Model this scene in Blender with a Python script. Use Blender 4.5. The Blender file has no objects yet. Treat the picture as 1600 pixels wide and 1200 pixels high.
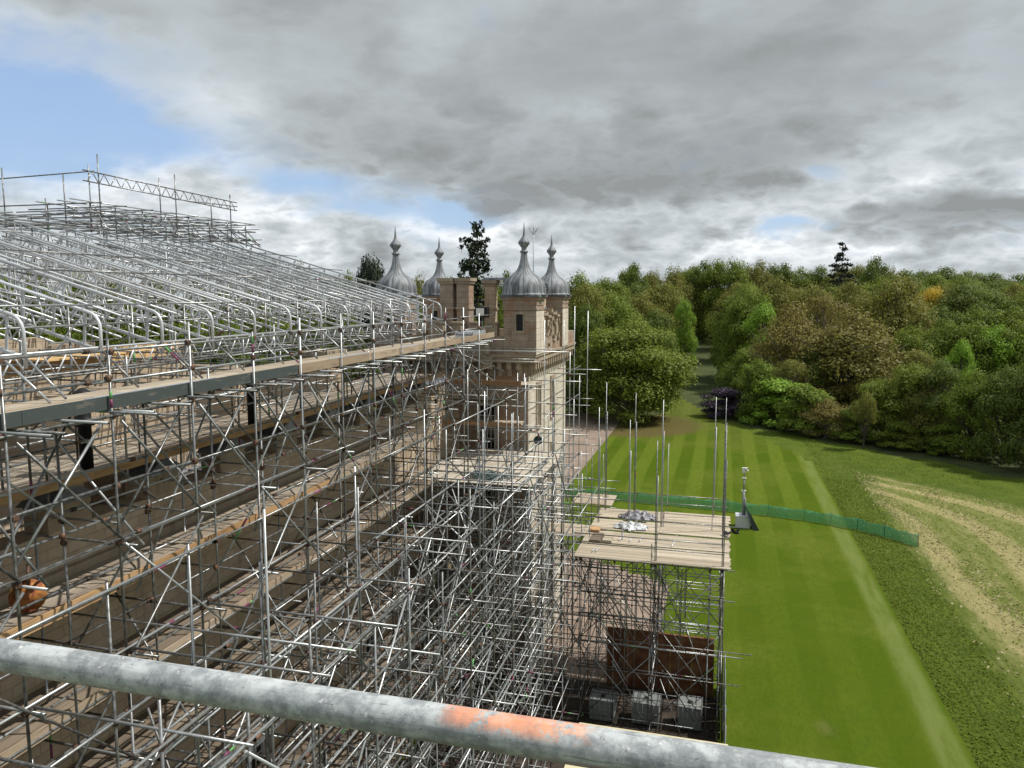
import bpy, math, random
import numpy as np
from mathutils import Vector, Matrix
SC = bpy.context.scene
COL = SC.collection
R = math.radians
# ------------------------------------------------------------------ camera
H = 20.0
PITCH, YAW = 6.7, 15.3
FPX = 1200.0
cam = bpy.data.cameras.new("camera"); cam.sensor_width = 36; cam.lens = 27.0
cam.clip_start = 0.05; cam.clip_end = 6000
co = bpy.data.objects.new("camera", cam); COL.objects.link(co)
co.location = (0, 0, H); co.rotation_euler = (R(90 - PITCH), 0, R(YAW))
SC.camera = co
SC.view_settings.view_transform = 'Standard'; SC.view_settings.look = 'None'
SC.view_settings.exposure = 0.38; SC.view_settings.gamma = 1.0
CY, SY = math.cos(R(YAW)), math.sin(R(YAW))
CP, SP = math.cos(R(PITCH)), math.sin(R(PITCH))
def proj(p):
    lat = p[0]*CY + p[1]*SY; fw = -p[0]*SY + p[1]*CY; z = p[2]-H
    d = fw*CP - z*SP; u = fw*SP + z*CP
    if d < 0.05: return (-1e5, -1e5, 0.01)
    return (800+FPX*lat/d, 600-FPX*u/d, d)
def raydir(px, py):
    r = (px-800)/FPX; u = (600-py)/FPX
    fw = CP+u*SP; z = -SP+u*CP
    v = Vector((r*CY - fw*SY, r*SY + fw*CY, z)); return v.normalized()
def at_dist(px, fw):            # ground position in the direction of a picture column
    lat = (px-800)/1208.0*fw
    return (lat*CY - fw*SY, lat*SY + fw*CY)
# ------------------------------------------------------------------ sun
SUN_AZ = R(20)     # from +X towards +Y
SUN_EL = R(55)
sd = Vector((math.cos(SUN_EL)*math.cos(SUN_AZ), math.cos(SUN_EL)*math.sin(SUN_AZ), math.sin(SUN_EL)))
sun = bpy.data.lights.new("sun", 'SUN'); sun.energy = 3.6; sun.angle = R(0.6); sun.color = (1.0, 0.95, 0.87)
so = bpy.data.objects.new("sun", sun); COL.objects.link(so)
so.rotation_euler = sd.to_track_quat('Z', 'Y').to_euler()
# ------------------------------------------------------------------ node helpers
class NT:
    def __init__(s, tree):
        s.t = tree; s.n = tree.nodes; s.l = tree.links
    def node(s, typ, **kw):
        n = s.n.new(typ)
        for k, v in kw.items(): setattr(n, k, v)
        return n
    def put(s, sock, v):
        if isinstance(v, bpy.types.NodeSocket): s.l.new(v, sock)
        elif isinstance(v, (tuple, list)) and len(v) == 3 and sock.type == 'RGBA': sock.default_value = (*v, 1)
        else: sock.default_value = v
    def m(s, op, a, b=None, c=None, clamp=False):
        n = s.node('ShaderNodeMath', operation=op, use_clamp=clamp)
        s.put(n.inputs[0], a)
        if b is not None: s.put(n.inputs[1], b)
        if c is not None: s.put(n.inputs[2], c)
        return n.outputs[0]
    def mix(s, f, a, b, blend='MIX'):
        n = s.node('ShaderNodeMix', data_type='RGBA', blend_type=blend, clamp_factor=True)
        s.put(n.inputs[0], f); s.put(n.inputs[6], a); s.put(n.inputs[7], b)
        return n.outputs[2]
    def noise(s, vec, scale, detail=4, rough=0.55, dist=0.0, dim='3D'):
        n = s.node('ShaderNodeTexNoise', noise_dimensions=dim)
        if vec is not None: s.put(n.inputs['Vector'], vec)
        n.inputs['Scale'].default_value = scale; n.inputs['Detail'].default_value = detail
        n.inputs['Roughness'].default_value = rough; n.inputs['Distortion'].default_value = dist
        return n.outputs[0]
    def ramp(s, f, lo, hi, a=0.0, b=1.0):
        n = s.node('ShaderNodeMapRange', interpolation_type='SMOOTHSTEP')
        s.put(n.inputs[0], f); n.inputs[1].default_value = lo; n.inputs[2].default_value = hi
        n.inputs[3].default_value = a; n.inputs[4].default_value = b
        return n.outputs[0]
    def scale(s, vec, sx, sy, sz):
        n = s.node('ShaderNodeVectorMath', operation='MULTIPLY'); s.put(n.inputs[0], vec)
        n.inputs[1].default_value = (sx, sy, sz); return n.outputs[0]
    def xyz(s, vec):
        n = s.node('ShaderNodeSeparateXYZ'); s.put(n.inputs[0], vec); return n.outputs
    def comb(s, x, y, z):
        n = s.node('ShaderNodeCombineXYZ'); s.put(n.inputs[0], x); s.put(n.inputs[1], y); s.put(n.inputs[2], z); return n.outputs[0]
# ------------------------------------------------------------------ world: sky with broken cloud
def build_world():
    w = bpy.data.worlds.new("World"); SC.world = w; w.use_nodes = True
    t = NT(w.node_tree); t.n.clear()
    geo = t.node('ShaderNodeTexCoord').outputs['Generated']
    sky = t.node('ShaderNodeTexSky', sky_type='NISHITA', sun_disc=False, sun_elevation=SUN_EL, sun_rotation=math.pi/2-SUN_AZ)
    sky.air_density = 1.0; sky.dust_density = 1.2; sky.ozone_density = 1.5; sky.altitude = 50
    x, y, z = t.xyz(geo)
    zc = t.m('MAXIMUM', z, 0.0)
    inv = t.m('DIVIDE', 1.0, t.m('ADD', zc, 0.13))
    P = t.comb(t.m('MULTIPLY', x, inv), t.m('MULTIPLY', y, inv), t.m('MULTIPLY', zc, 1.5))
    az = t.m('ARCTAN2', x, y)           # clockwise from +Y
    el = t.m('ARCSINE', z)
    def fb(v, sc, off, det=6, rough=0.6, dist=0.0):
        n = t.node('ShaderNodeVectorMath', operation='ADD'); t.put(n.inputs[0], v); n.inputs[1].default_value = off
        return t.noise(n.outputs[0], sc, det, rough, dist)
    nA = fb(P, 0.55, (3.1, 7.7, 0.0), 6, 0.48, 0.15)
    nB = fb(P, 1.6, (13.1, 2.7, 0.5), 8, 0.55, 0.2)
    E = t.comb(t.m('MULTIPLY', az, 1.0), t.m('MULTIPLY', el, 2.2), 0.0)
    nC = fb(E, 5.5, (4.0, 1.0, 2.0), 8, 0.5, 0.1)       # puffs as seen low over the horizon
    nD = fb(E, 15.0, (9.0, 3.0, 2.0), 6, 0.55, 0.15)
    wz = t.m('MULTIPLY', t.m('SUBTRACT', nC, 0.5), 0.22)
    wy = t.m('MULTIPLY', t.m('SUBTRACT', nD, 0.5), 0.08)
    azd = t.m('ADD', t.m('ADD', az, wz), wy); eld = t.m('ADD', el, t.m('ADD', t.m('MULTIPLY', wz, 0.45), t.m('MULTIPLY', wy, -0.5)))
    def blob(px, py, rx, ry):
        d = raydir(px, py); a0 = math.atan2(d.x, d.y); e0 = math.asin(d.z)
        ax = t.m('DIVIDE', t.m('SUBTRACT', azd, a0), rx/1200.0); ay = t.m('DIVIDE', t.m('SUBTRACT', eld, e0), ry/1200.0)
        r2 = t.m('ADD', t.m('MULTIPLY', ax, ax), t.m('MULTIPLY', ay, ay))
        return t.m('EXPONENT', t.m('MULTIPLY', r2, -1.0))
    def addall(items):
        acc = None
        for b, k in items:
            v = t.m('MULTIPLY', b, k); acc = v if acc is None else t.m('ADD', acc, v)
        return acc
    blue = addall([(blob(40, 180, 190, 70), 1.0), (blob(-260, 170, 220, 110), .9), (blob(230, 215, 150, 40), .6), (blob(160, 60, 160, 40), .3),
                   (blob(480, 285, 110, 28), .95), (blob(560, 335, 110, 22), .95), (blob(725, 326, 75, 26), 1.25), (blob(1225, 352, 50, 15), 1.1),
                   (blob(640, 380, 60, 18), .6), (blob(1290, 272, 45, 14), .5), (blob(1520, 384, 120, 8), .5), (blob(1900, 300, 200, 60), .7)])
    bm = t.m('ADD', blue, t.m('ADD', t.m('MULTIPLY', t.m('SUBTRACT', nC, 0.5), 1.3), t.m('MULTIPLY', t.m('SUBTRACT', nD, 0.5), 0.6)))
    blue_mask = t.ramp(bm, 0.12, 1.05, 0.0, 0.95)
    # cloud brightness
    dark = addall([(blob(1250, 90, 620, 110), .75), (blob(950, 290, 300, 36), 1.15), (blob(1180, 230, 260, 40), .5), (blob(1560, 335, 90, 20), .8), (blob(1050, 10, 500, 50), .3), (blob(330, 80, 240, 80), .35),
                   (blob(560, 200, 200, 60), .5), (blob(1400, 342, 120, 14), .5), (blob(1700, 60, 300, 90), .3), (blob(700, 240, 200, 40), .35)])
    lite = addall([(blob(640, 350, 60, 24), 1.0), (blob(775, 358, 75, 22), 1.2), (blob(430, 345, 110, 36), .8), (blob(1190, 370, 60, 20), .6), (blob(980, 165, 200, 26), .45), (blob(1420, 225, 130, 40), .8),
                   (blob(1500, 285, 140, 22), .85), (blob(110, 270, 200, 34), .75), (blob(360, 150, 50, 34), .5), (blob(1130, 325, 200, 12), .5), (blob(1560, 395, 200, 20), .6), (blob(1300, 390, 160, 18), .4), (blob(700, 40, 70, 50), .35),
                   (blob(1000, 395, 200, 18), .6), (blob(520, 390, 100, 20), .6), (blob(330, 235, 120, 24), .4), (blob(1580, 120, 60, 40), .3)])
    hf = t.ramp(el, 0.05, 0.28)
    base = t.m('MULTIPLY', hf, t.m('ADD', t.m('MULTIPLY', t.m('SUBTRACT', nA, 0.5), 0.9), t.m('MULTIPLY', t.m('SUBTRACT', nB, 0.5), 0.45)))
    # billows: folded noise gives the rounded, bright-edged heads of cumulus
    fold = t.m('ABSOLUTE', t.m('SUBTRACT', nC, 0.5)); fold2 = t.m('ABSOLUTE', t.m('SUBTRACT', nD, 0.5))
    bil = t.m('ADD', t.m('MULTIPLY', fold, -2.0), t.m('MULTIPLY', fold2, t.m('SUBTRACT', t.m('MULTIPLY', hf, 1.0), 2.2)))
    base = t.m('ADD', base, t.m('MULTIPLY', t.m('ADD', bil, 0.22), t.m('SUBTRACT', 1.0, t.m('MULTIPLY', hf, 0.75))))
    base = t.m('ADD', base, t.m('MULTIPLY', t.m('SUBTRACT', nC, 0.5), 0.6))
    v = t.m('ADD', t.m('ADD', base, 0.47), t.m('SUBTRACT', t.m('MULTIPLY', lite, 0.38), t.m('MULTIPLY', dark, 0.38)))
    # cloud edges against blue catch the light
    rim = t.m('MULTIPLY', t.ramp(bm, 0.05, 0.35), 0.10)
    hz = t.ramp(el, -0.02, 0.09, 0.06, 0.0)
    v = t.m('ADD', t.m('ADD', v, hz), rim)
    cr = t.node('ShaderNodeValToRGB'); e = cr.color_ramp
    e.elements[0].position = 0.0; e.elements[0].color = (0.235, 0.25, 0.255, 1)
    e.elements[1].position = 1.0; e.elements[1].color = (0.80, 0.825, 0.84, 1)
    for p, c in ((0.25, (0.315, 0.340, 0.350, 1)), (0.5, (0.415, 0.455, 0.475, 1)), (0.75, (0.565, 0.60, 0.625, 1))):
        k = e.elements.new(p); k.color = c
    t.put(cr.inputs[0], v)
    b1 = t.node('ShaderNodeBackground'); t.put(b1.inputs[0], t.mix(0.5, sky.outputs[0], (3.0, 4.4, 7.0))); b1.inputs[1].default_value = 0.105
    b2 = t.node('ShaderNodeBackground'); t.put(b2.inputs[0], cr.outputs[0]); b2.inputs[1].default_value = 1.0
    ms = t.node('ShaderNodeMixShader'); t.put(ms.inputs[0], blue_mask)
    t.l.new(b2.outputs[0], ms.inputs[1]); t.l.new(b1.outputs[0], ms.inputs[2])
    out = t.node('ShaderNodeOutputWorld'); t.l.new(ms.outputs[0], out.inputs[0])
    w.cycles.sampling_method = 'MANUAL'; w.cycles.sample_map_resolution = 512
build_world()
SC.cycles.use_denoising = True
try: SC.cycles.denoiser = 'OPENIMAGEDENOISE'
except Exception: pass
SC.cycles.max_bounces = 5; SC.cycles.diffuse_bounces = 3; SC.cycles.glossy_bounces = 2
SC.cycles.transmission_bounces = 2; SC.cycles.transparent_max_bounces = 8
# ------------------------------------------------------------------ materials
MATS = {}
def mat(name, fn, rough=0.8, metal=0.0, spec=0.3):
    m = bpy.data.materials.new(name); m.use_nodes = True
    t = NT(m.node_tree); t.n.clear()
    b = t.node('ShaderNodeBsdfPrincipled'); out = t.node('ShaderNodeOutputMaterial'); t.l.new(b.outputs[0], out.inputs[0])
    b.inputs['Roughness'].default_value = rough; b.inputs['Metallic'].default_value = metal
    b.inputs['Specular IOR Level'].default_value = spec
    r = fn(t, b)
    if r is not None: t.put(b.inputs['Base Color'], r)
    MATS[name] = m; return m
def obco(t): return t.node('ShaderNodeTexCoord').outputs['Object']
def wpos(t): return t.node('ShaderNodeNewGeometry').outputs['Position']
def rnd(t):
    a = t.node('ShaderNodeNewGeometry').outputs['Random Per Island']; b = t.node('ShaderNodeObjectInfo').outputs['Random']
    return t.m('FRACT', t.m('ADD', t.m('MULTIPLY', a, 7.31), t.m('MULTIPLY', b, 5.17)))
def bump(t, b, h, s, d=0.02):
    n = t.node('ShaderNodeBump'); n.inputs['Strength'].default_value = s; n.inputs['Distance'].default_value = d
    t.put(n.inputs['Height'], h); t.l.new(n.outputs[0], b.inputs['Normal'])
def m_galv(t, b, lo=(0.11, 0.11, 0.105), hi=(0.44, 0.46, 0.47), mid=(0.27, 0.285, 0.29)):
    p = wpos(t); n = t.noise(p, 9.0, 4, 0.6); n2 = t.noise(p, 1.1, 2, 0.5)
    r = rnd(t)
    c = t.mix(t.ramp(r, 0.3, 0.75), lo, mid); c = t.mix(t.ramp(r, 0.72, 0.95), c, hi)
    c = t.mix(t.ramp(n, 0.35, 0.7, 0.0, 0.5), c, hi)
    c = t.mix(t.ramp(n2, 0.56, 0.75, 0.0, 0.5), c, (0.12, 0.085, 0.06))
    return c
mat('galv', m_galv, 0.36, 0.55, 0.5)
mat('galv_bright', lambda t, b: m_galv(t, b, (0.44, 0.455, 0.47), (0.68, 0.71, 0.74), (0.56, 0.585, 0.61)), 0.36, 0.2, 0.6)
def m_rail(t, b):
    p = wpos(t); n = t.noise(p, 38.0, 8, 0.72); n2 = t.noise(t.scale(p, 5, 60, 60), 1.0, 6, 0.7); n3 = t.noise(p, 11, 6, 0.7)
    c = t.mix(t.ramp(n, 0.38, 0.64), (0.25, 0.27, 0.285), (0.50, 0.535, 0.54))
    c = t.mix(t.ramp(n2, 0.50, 0.60, 0, 0.5), c, (0.20, 0.21, 0.215))
    c = t.mix(t.ramp(n3, 0.5, 0.62, 0, 0.45), c, (0.60, 0.63, 0.63))
    sc = t.noise(t.scale(p, 14, 260, 260), 1.0, 3, 0.6); c = t.mix(t.ramp(sc, 0.66, 0.70, 0, 0.6), c, (0.12, 0.115, 0.11))
    sp = t.noise(p, 150, 3, 0.6); c = t.mix(t.ramp(sp, 0.66, 0.70, 0, 0.7), c, (0.10, 0.09, 0.08))
    sq = t.noise(p, 95, 2, 0.6); c = t.mix(t.ramp(sq, 0.70, 0.73, 0, 0.8), c, (0.68, 0.68, 0.65))
    # sprayed orange mark and a thin violet streak: real paint on the tube
    x, y, z = t.xyz(p)
    return c, n, n3, None, z
def m_rail2(t, b):
    c, n, n3, mo, z = m_rail(t, b)
    p = wpos(t)
    x, y, _ = t.xyz(p)
    mo = t.m('MULTIPLY', t.ramp(x, -0.345, -0.315), t.ramp(x, -0.17, -0.12, 1, 0))
    zt = t.ramp(z, H-0.552, H-0.538)
    mo = t.m('MULTIPLY', mo, t.m('MULTIPLY', zt, t.ramp(t.noise(p, 30, 7, 0.75), 0.44, 0.51)))
    c = t.mix(t.m('MULTIPLY', mo, t.ramp(n, 0.3, 0.7, 0.45, 0.9)), c, t.mix(t.ramp(n3, 0.4, 0.6), (0.80, 0.27, 0.11), (0.85, 0.42, 0.24)))
    mv = t.m('MULTIPLY', t.ramp(x, -0.22, -0.18), t.ramp(x, 0.08, 0.12, 1, 0))
    zl = t.m('MULTIPLY', t.ramp(z, H-0.577, H-0.573), t.ramp(z, H-0.569, H-0.565, 1, 0))
    c = t.mix(t.m('MULTIPLY', t.m('MULTIPLY', mv, zl), t.ramp(n, 0.4, 0.6, 0.0, 0.5)), c, (0.22, 0.05, 0.15))
    bump(t, b, n, 0.35, 0.002)
    return c
mat('galv_rail', m_rail2, 0.5, 0.08, 0.4)
mat('paint_green', lambda t, b: (0.13, 0.33, 0.12), 0.5)
mat('paint_pink', lambda t, b: (0.19, 0.05, 0.11), 0.5)
mat('paint_orange', lambda t, b: (0.60, 0.24, 0.10), 0.6)
mat('coupler', lambda t, b: t.mix(rnd(t), (0.04, 0.034, 0.03), (0.17, 0.09, 0.06)), 0.6, 0.2)
mat('dark_hole', lambda t, b: (0.01, 0.01, 0.01), 0.9)
def m_wood(t, b, a=(0.30, 0.245, 0.18), c2=(0.46, 0.40, 0.315), d=(0.17, 0.14, 0.11), sc=(30, 1.2, 30)):
    p = obco(t); r = rnd(t)
    off = t.node('ShaderNodeVectorMath', operation='ADD'); t.put(off.inputs[0], t.scale(p, *sc)); t.put(off.inputs[1], t.comb(t.m('MULTIPLY', r, 40), 0.0, 0.0))
    g = t.noise(off.outputs[0], 1.0, 5, 0.65, 0.3)
    c = t.mix(r, a, c2); c = t.mix(t.ramp(g, 0.45, 0.7, 0, 0.65), c, d)
    st = t.noise(p, 1.7, 4, 0.6); c = t.mix(t.ramp(st, 0.58, 0.78, 0, 0.5), c, d)
    bump(t, b, g, 0.3, 0.004)
    return c
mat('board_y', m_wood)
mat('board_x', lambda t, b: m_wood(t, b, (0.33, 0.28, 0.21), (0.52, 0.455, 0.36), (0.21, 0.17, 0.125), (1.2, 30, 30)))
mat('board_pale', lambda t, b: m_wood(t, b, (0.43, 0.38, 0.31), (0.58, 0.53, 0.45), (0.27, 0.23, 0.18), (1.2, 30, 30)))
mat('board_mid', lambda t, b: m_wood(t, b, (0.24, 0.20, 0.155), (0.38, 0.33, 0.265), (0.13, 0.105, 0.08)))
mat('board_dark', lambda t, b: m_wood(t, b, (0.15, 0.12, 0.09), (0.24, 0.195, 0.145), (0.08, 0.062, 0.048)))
def m_toe(t, b):
    return m_wood(t, b, (0.36, 0.215, 0.10), (0.50, 0.32, 0.17), (0.17, 0.095, 0.045), (12, 1.5, 14))
mat('toe_board', m_toe)
mat('toe_board_x', lambda t, b: m_wood(t, b, (0.27, 0.15, 0.08), (0.33, 0.2, 0.11), (0.15, 0.085, 0.045), (1.5, 12, 14)))
mat('toe_pale', lambda t, b: m_wood(t, b, (0.30, 0.23, 0.16), (0.40, 0.32, 0.235), (0.17, 0.125, 0.085), (12, 1.5, 14)))
def m_black(t, b):
    n = t.noise(t.scale(obco(t), 3, 1.2, 5), 2.5, 5, 0.65)
    return t.mix(t.ramp(n, 0.55, 0.72, 0, 0.7), (0.055, 0.068, 0.068), (0.19, 0.17, 0.14))
mat('toe_black', m_black, 0.65)
mat('sheet_metal', lambda t, b: t.mix(t.noise(obco(t), 3), (0.42, 0.47, 0.52), (0.62, 0.66, 0.70)), 0.3, 0.5)
mat('plywood', lambda t, b: t.mix(t.noise(t.scale(obco(t), 1, 8, 2), 2), (0.62, 0.38, 0.16), (0.72, 0.50, 0.26)), 0.7)
def m_stone(t, b, cols, wall=(0.62, 0.30), mortar=0.35, red=0.0, stain=(0.05, 0.045, 0.035), sa=0.6):
    p = wpos(t); x, y, z = t.xyz(p)
    v = t.comb(t.m('ADD', x, y), z, 0.0)
    br = t.node('ShaderNodeTexBrick'); t.put(br.inputs['Vector'], v)
    br.inputs['Color1'].default_value = (0, 0, 0, 1); br.inputs['Color2'].default_value = (1, 1, 1, 1); br.inputs['Mortar'].default_value = (.5, .5, .5, 1)
    br.inputs['Scale'].default_value = 1.0; br.inputs['Brick Width'].default_value = wall[0]; br.inputs['Row Height'].default_value = wall[1]
    br.inputs['Mortar Size'].default_value = 0.012; br.inputs['Mortar Smooth'].default_value = 0.3
    n = t.noise(p, 1.3, 6, 0.65); n2 = t.noise(p, 9, 5, 0.7)
    c = t.mix(t.m('MULTIPLY', t.ramp(n, 0.3, 0.7), 1.0), cols[0], cols[1])
    c = t.mix(t.m('MULTIPLY', br.outputs['Color'], 0.55), c, cols[2])
    if red: c = t.mix(t.m('MULTIPLY', t.ramp(t.noise(p, 0.9, 4, 0.7, 0.5), 0.5, 0.6), red), c, (0.29, 0.125, 0.065))
    c = t.mix(t.ramp(n2, 0.5, 0.8, 0, 0.5), c, cols[0])
    vs = t.noise(t.comb(t.m('MULTIPLY', t.m('ADD', x, y), 2.2), t.m('MULTIPLY', z, 0.35), 0.0), 1.0, 6, 0.7)
    c = t.mix(t.ramp(vs, 0.52, 0.75, 0, sa), c, stain)
    c = t.mix(t.m('MULTIPLY', br.outputs['Fac'], mortar), c, (0.16, 0.135, 0.11))
    hgt = t.m('SUBTRACT', n2, t.m('MULTIPLY', br.outputs['Fac'], 0.6)); bump(t, b, hgt, 0.7, 0.03)
    return c
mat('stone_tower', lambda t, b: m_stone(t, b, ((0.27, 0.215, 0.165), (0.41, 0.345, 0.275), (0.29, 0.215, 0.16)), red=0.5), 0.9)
mat('stone_sunlit', lambda t, b: m_stone(t, b, ((0.54, 0.485, 0.40), (0.64, 0.595, 0.51), (0.50, 0.44, 0.35)), mortar=0.25, sa=0.35, stain=(0.25, 0.2, 0.15)), 0.9)  # paler copy of the tower stone, sunlight put into its colour
mat('stone_wall', lambda t, b: m_stone(t, b, ((0.44, 0.34, 0.235), (0.55, 0.455, 0.34), (0.37, 0.29, 0.205)), wall=(0.5, 0.24), sa=0.45), 0.92)
mat('stone_trim', lambda t, b: m_stone(t, b, ((0.34, 0.27, 0.19), (0.40, 0.33, 0.25), (0.25, 0.20, 0.15)), wall=(1.2, 0.5), stain=(0.06, 0.055, 0.03), sa=0.75), 0.9)
def m_lead(t, b):
    p = obco(t); x, y, z = t.xyz(p)
    a = t.m('ARCTAN2', y, x)
    s = t.noise(t.comb(t.m('MULTIPLY', t.m('ABSOLUTE', a), 3.6), t.m('MULTIPLY', z, 0.55), 0.0), 1.6, 6, 0.65, 0.5)
    n = t.noise(p, 4, 4)
    c = t.mix(t.ramp(s, 0.42, 0.62), (0.10, 0.112, 0.13), (0.33, 0.35, 0.375))
    return t.mix(t.ramp(n, 0.4, 0.7, 0, 0.35), c, (0.14, 0.13, 0.125))
mat('lead', m_lead, 0.55, 0.0, 0.35)
mat('glass', lambda t, b: (0.008, 0.010, 0.014), 0.08, 0.0, 0.6)
mat('white_paint', lambda t, b: (0.72, 0.72, 0.70), 0.5)
mat('tank_white', lambda t, b: t.mix(t.noise(obco(t), 2.5), (0.14, 0.155, 0.15), (0.24, 0.26, 0.25)), 0.5)
mat('cabinet', lambda t, b: t.mix(t.noise(obco(t), 4), (0.50, 0.52, 0.56), (0.62, 0.64, 0.68)), 0.45, 0.1)
mat('pale_trim', lambda t, b: t.mix(t.noise(obco(t), 3), (0.40, 0.38, 0.34), (0.5, 0.48, 0.43)), 0.8)
mat('rust', lambda t, b: t.mix(t.ramp(t.noise(obco(t), 6, 5, 0.7), 0.4, 0.6), (0.42, 0.19, 0.055), (0.22, 0.07, 0.03)), 0.6, 0.2)
mat('rope', lambda t, b: t.mix(rnd(t), (0.07, 0.12, 0.12), (0.16, 0.22, 0.21)), 0.8)
mat('dark_green', lambda t, b: (0.008, 0.05, 0.04), 0.45)
mat('black', lambda t, b: (0.012, 0.012, 0.014), 0.6)
mat('cream', lambda t, b: t.mix(t.noise(obco(t), 1.5, 4), (0.56, 0.50, 0.32), (0.64, 0.58, 0.40)), 0.6)
mat('tarp', lambda t, b: t.mix(t.ramp(t.noise(obco(t), 5, 6, 0.7), 0.4, 0.65), (0.05, 0.045, 0.05), (0.42, 0.42, 0.47)), 0.5)
mat('tarp_light', lambda t, b: t.mix(t.ramp(t.noise(obco(t), 6, 6, 0.7), 0.35, 0.55), (0.08, 0.08, 0.09), (0.62, 0.64, 0.66)), 0.4)
mat('hoarding', lambda t, b: t.mix(t.ramp(t.noise(t.scale(obco(t), 0.8, 0.8, 1.2), 1.5, 5), 0.4, 0.65), (0.13, 0.05, 0.022), (0.22, 0.11, 0.055)), 0.8)
mat('grey_steel', lambda t, b: t.mix(t.noise(obco(t), 4), (0.22, 0.23, 0.25), (0.36, 0.37, 0.40)), 0.45, 0.3)
mat('solar', lambda t, b: (0.03, 0.045, 0.06), 0.2, 0.0, 0.6)
def m_lawn(t, b):
    p = wpos(t); x, y, z = t.xyz(p)
    wob = t.m('MULTIPLY', t.m('SUBTRACT', t.noise(t.scale(p, 0.05, 0.03, 0), 1.0, 2), 0.5), 0.9)
    w = t.m('SINE', t.m('MULTIPLY', t.m('ADD', x, wob), 2*math.pi/3.1))
    st = t.ramp(w, -0.3, 0.3)
    n = t.noise(p, 0.09, 5, 0.6); n2 = t.noise(t.scale(p, 1.6, 0.7, 1), 1.2, 6, 0.7); n3 = t.noise(t.scale(p, 1, .5, 1), 5, 6, 0.8)
    g1 = (0.061, 0.098, 0.006); g2 = (0.104, 0.144, 0.014)
    far = t.ramp(y, 50, 90, 0.22, 0.95)
    c = t.mix(t.m('MULTIPLY', st, far), g1, g2)
    c = t.mix(t.ramp(n, 0.45, 0.62, 0, 0.5), c, (0.122, 0.145, 0.022))
    c = t.mix(t.ramp(n2, 0.42, 0.75, 0, 0.55), c, (0.054, 0.092, 0.010))
    c = t.mix(t.ramp(n3, 0.46, 0.62, 0, 0.38), c, (0.042, 0.074, 0.006))
    c = t.mix(t.ramp(t.noise(t.scale(p, .35, .12, 1), 1.0, 5, .7), 0.5, 0.66, 0, 0.4), c, (0.072, 0.100, 0.008))
    # tyre-worn pale strip along the lawn edge, worn ground under the big beech
    e = t.m('MULTIPLY', t.ramp(x, 9.3, 9.9), t.ramp(x, 10.5, 11.0, 1, 0))
    c = t.mix(t.m('MULTIPLY', e, t.ramp(t.noise(t.scale(p, 1.5, .25, 1), 1, 4), .3, .6, .25, .75)), c, (0.14, 0.175, 0.05))
    wx = t.m('DIVIDE', t.m('ADD', x, 12.5), 9.5); wyy = t.m('DIVIDE', t.m('SUBTRACT', y, 118.0), 10.5)
    rr = t.m('ADD', t.m('ADD', t.m('MULTIPLY', wx, wx), t.m('MULTIPLY', wyy, wyy)), t.m('MULTIPLY', t.m('SUBTRACT', n2, .5), .8))
    c = t.mix(t.ramp(rr, 0.8, 1.35, 0.9, 0.0), c, (0.105, 0.075, 0.035))
    wq = t.ramp(t.m('ADD', y, t.m('MULTIPLY', n, 30)), 112, 150, 0, .6)
    c = t.mix(wq, c, (0.105, 0.115, 0.03))
    # small scuffed patches
    sx = t.m('SUBTRACT', x, 5.2); sy = t.m('SUBTRACT', y, 36.0); r3 = t.m('ADD', t.m('MULTIPLY', sx, sx), t.m('MULTIPLY', t.m('MULTIPLY', sy, sy), .5))
    c = t.mix(t.ramp(t.m('ADD', r3, t.m('MULTIPLY', n2, 1.2)), 0.35, 1.0, 0.35, 0), c, (0.18, 0.15, 0.07))
    bump(t, b, t.m('ADD', n2, n3), 0.6, 0.05)
    return c
mat('lawn', m_lawn, 0.95, 0, 0.03)
def m_rough(t, b):
    p = wpos(t); n = t.noise(p, 0.35, 6, 0.7); n2 = t.noise(p, 3.5, 6, 0.75, 0.4); n3 = t.noise(t.scale(p, 1.0, 0.5, 1), 0.9, 6, 0.75)
    c = t.mix(t.ramp(n, 0.35, 0.65), (0.078, 0.118, 0.012), (0.112, 0.155, 0.020))
    c = t.mix(t.ramp(n2, 0.45, 0.7, 0, 0.5), c, (0.036, 0.062, 0.010))
    c = t.mix(t.ramp(n3, 0.56, 0.72, 0, 0.5), c, (0.125, 0.165, 0.03))
    bump(t, b, t.m('ADD', n2, n), 1.0, 0.25)
    return c
mat('rough_grass', m_rough, 0.95, 0, 0.1)
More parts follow.
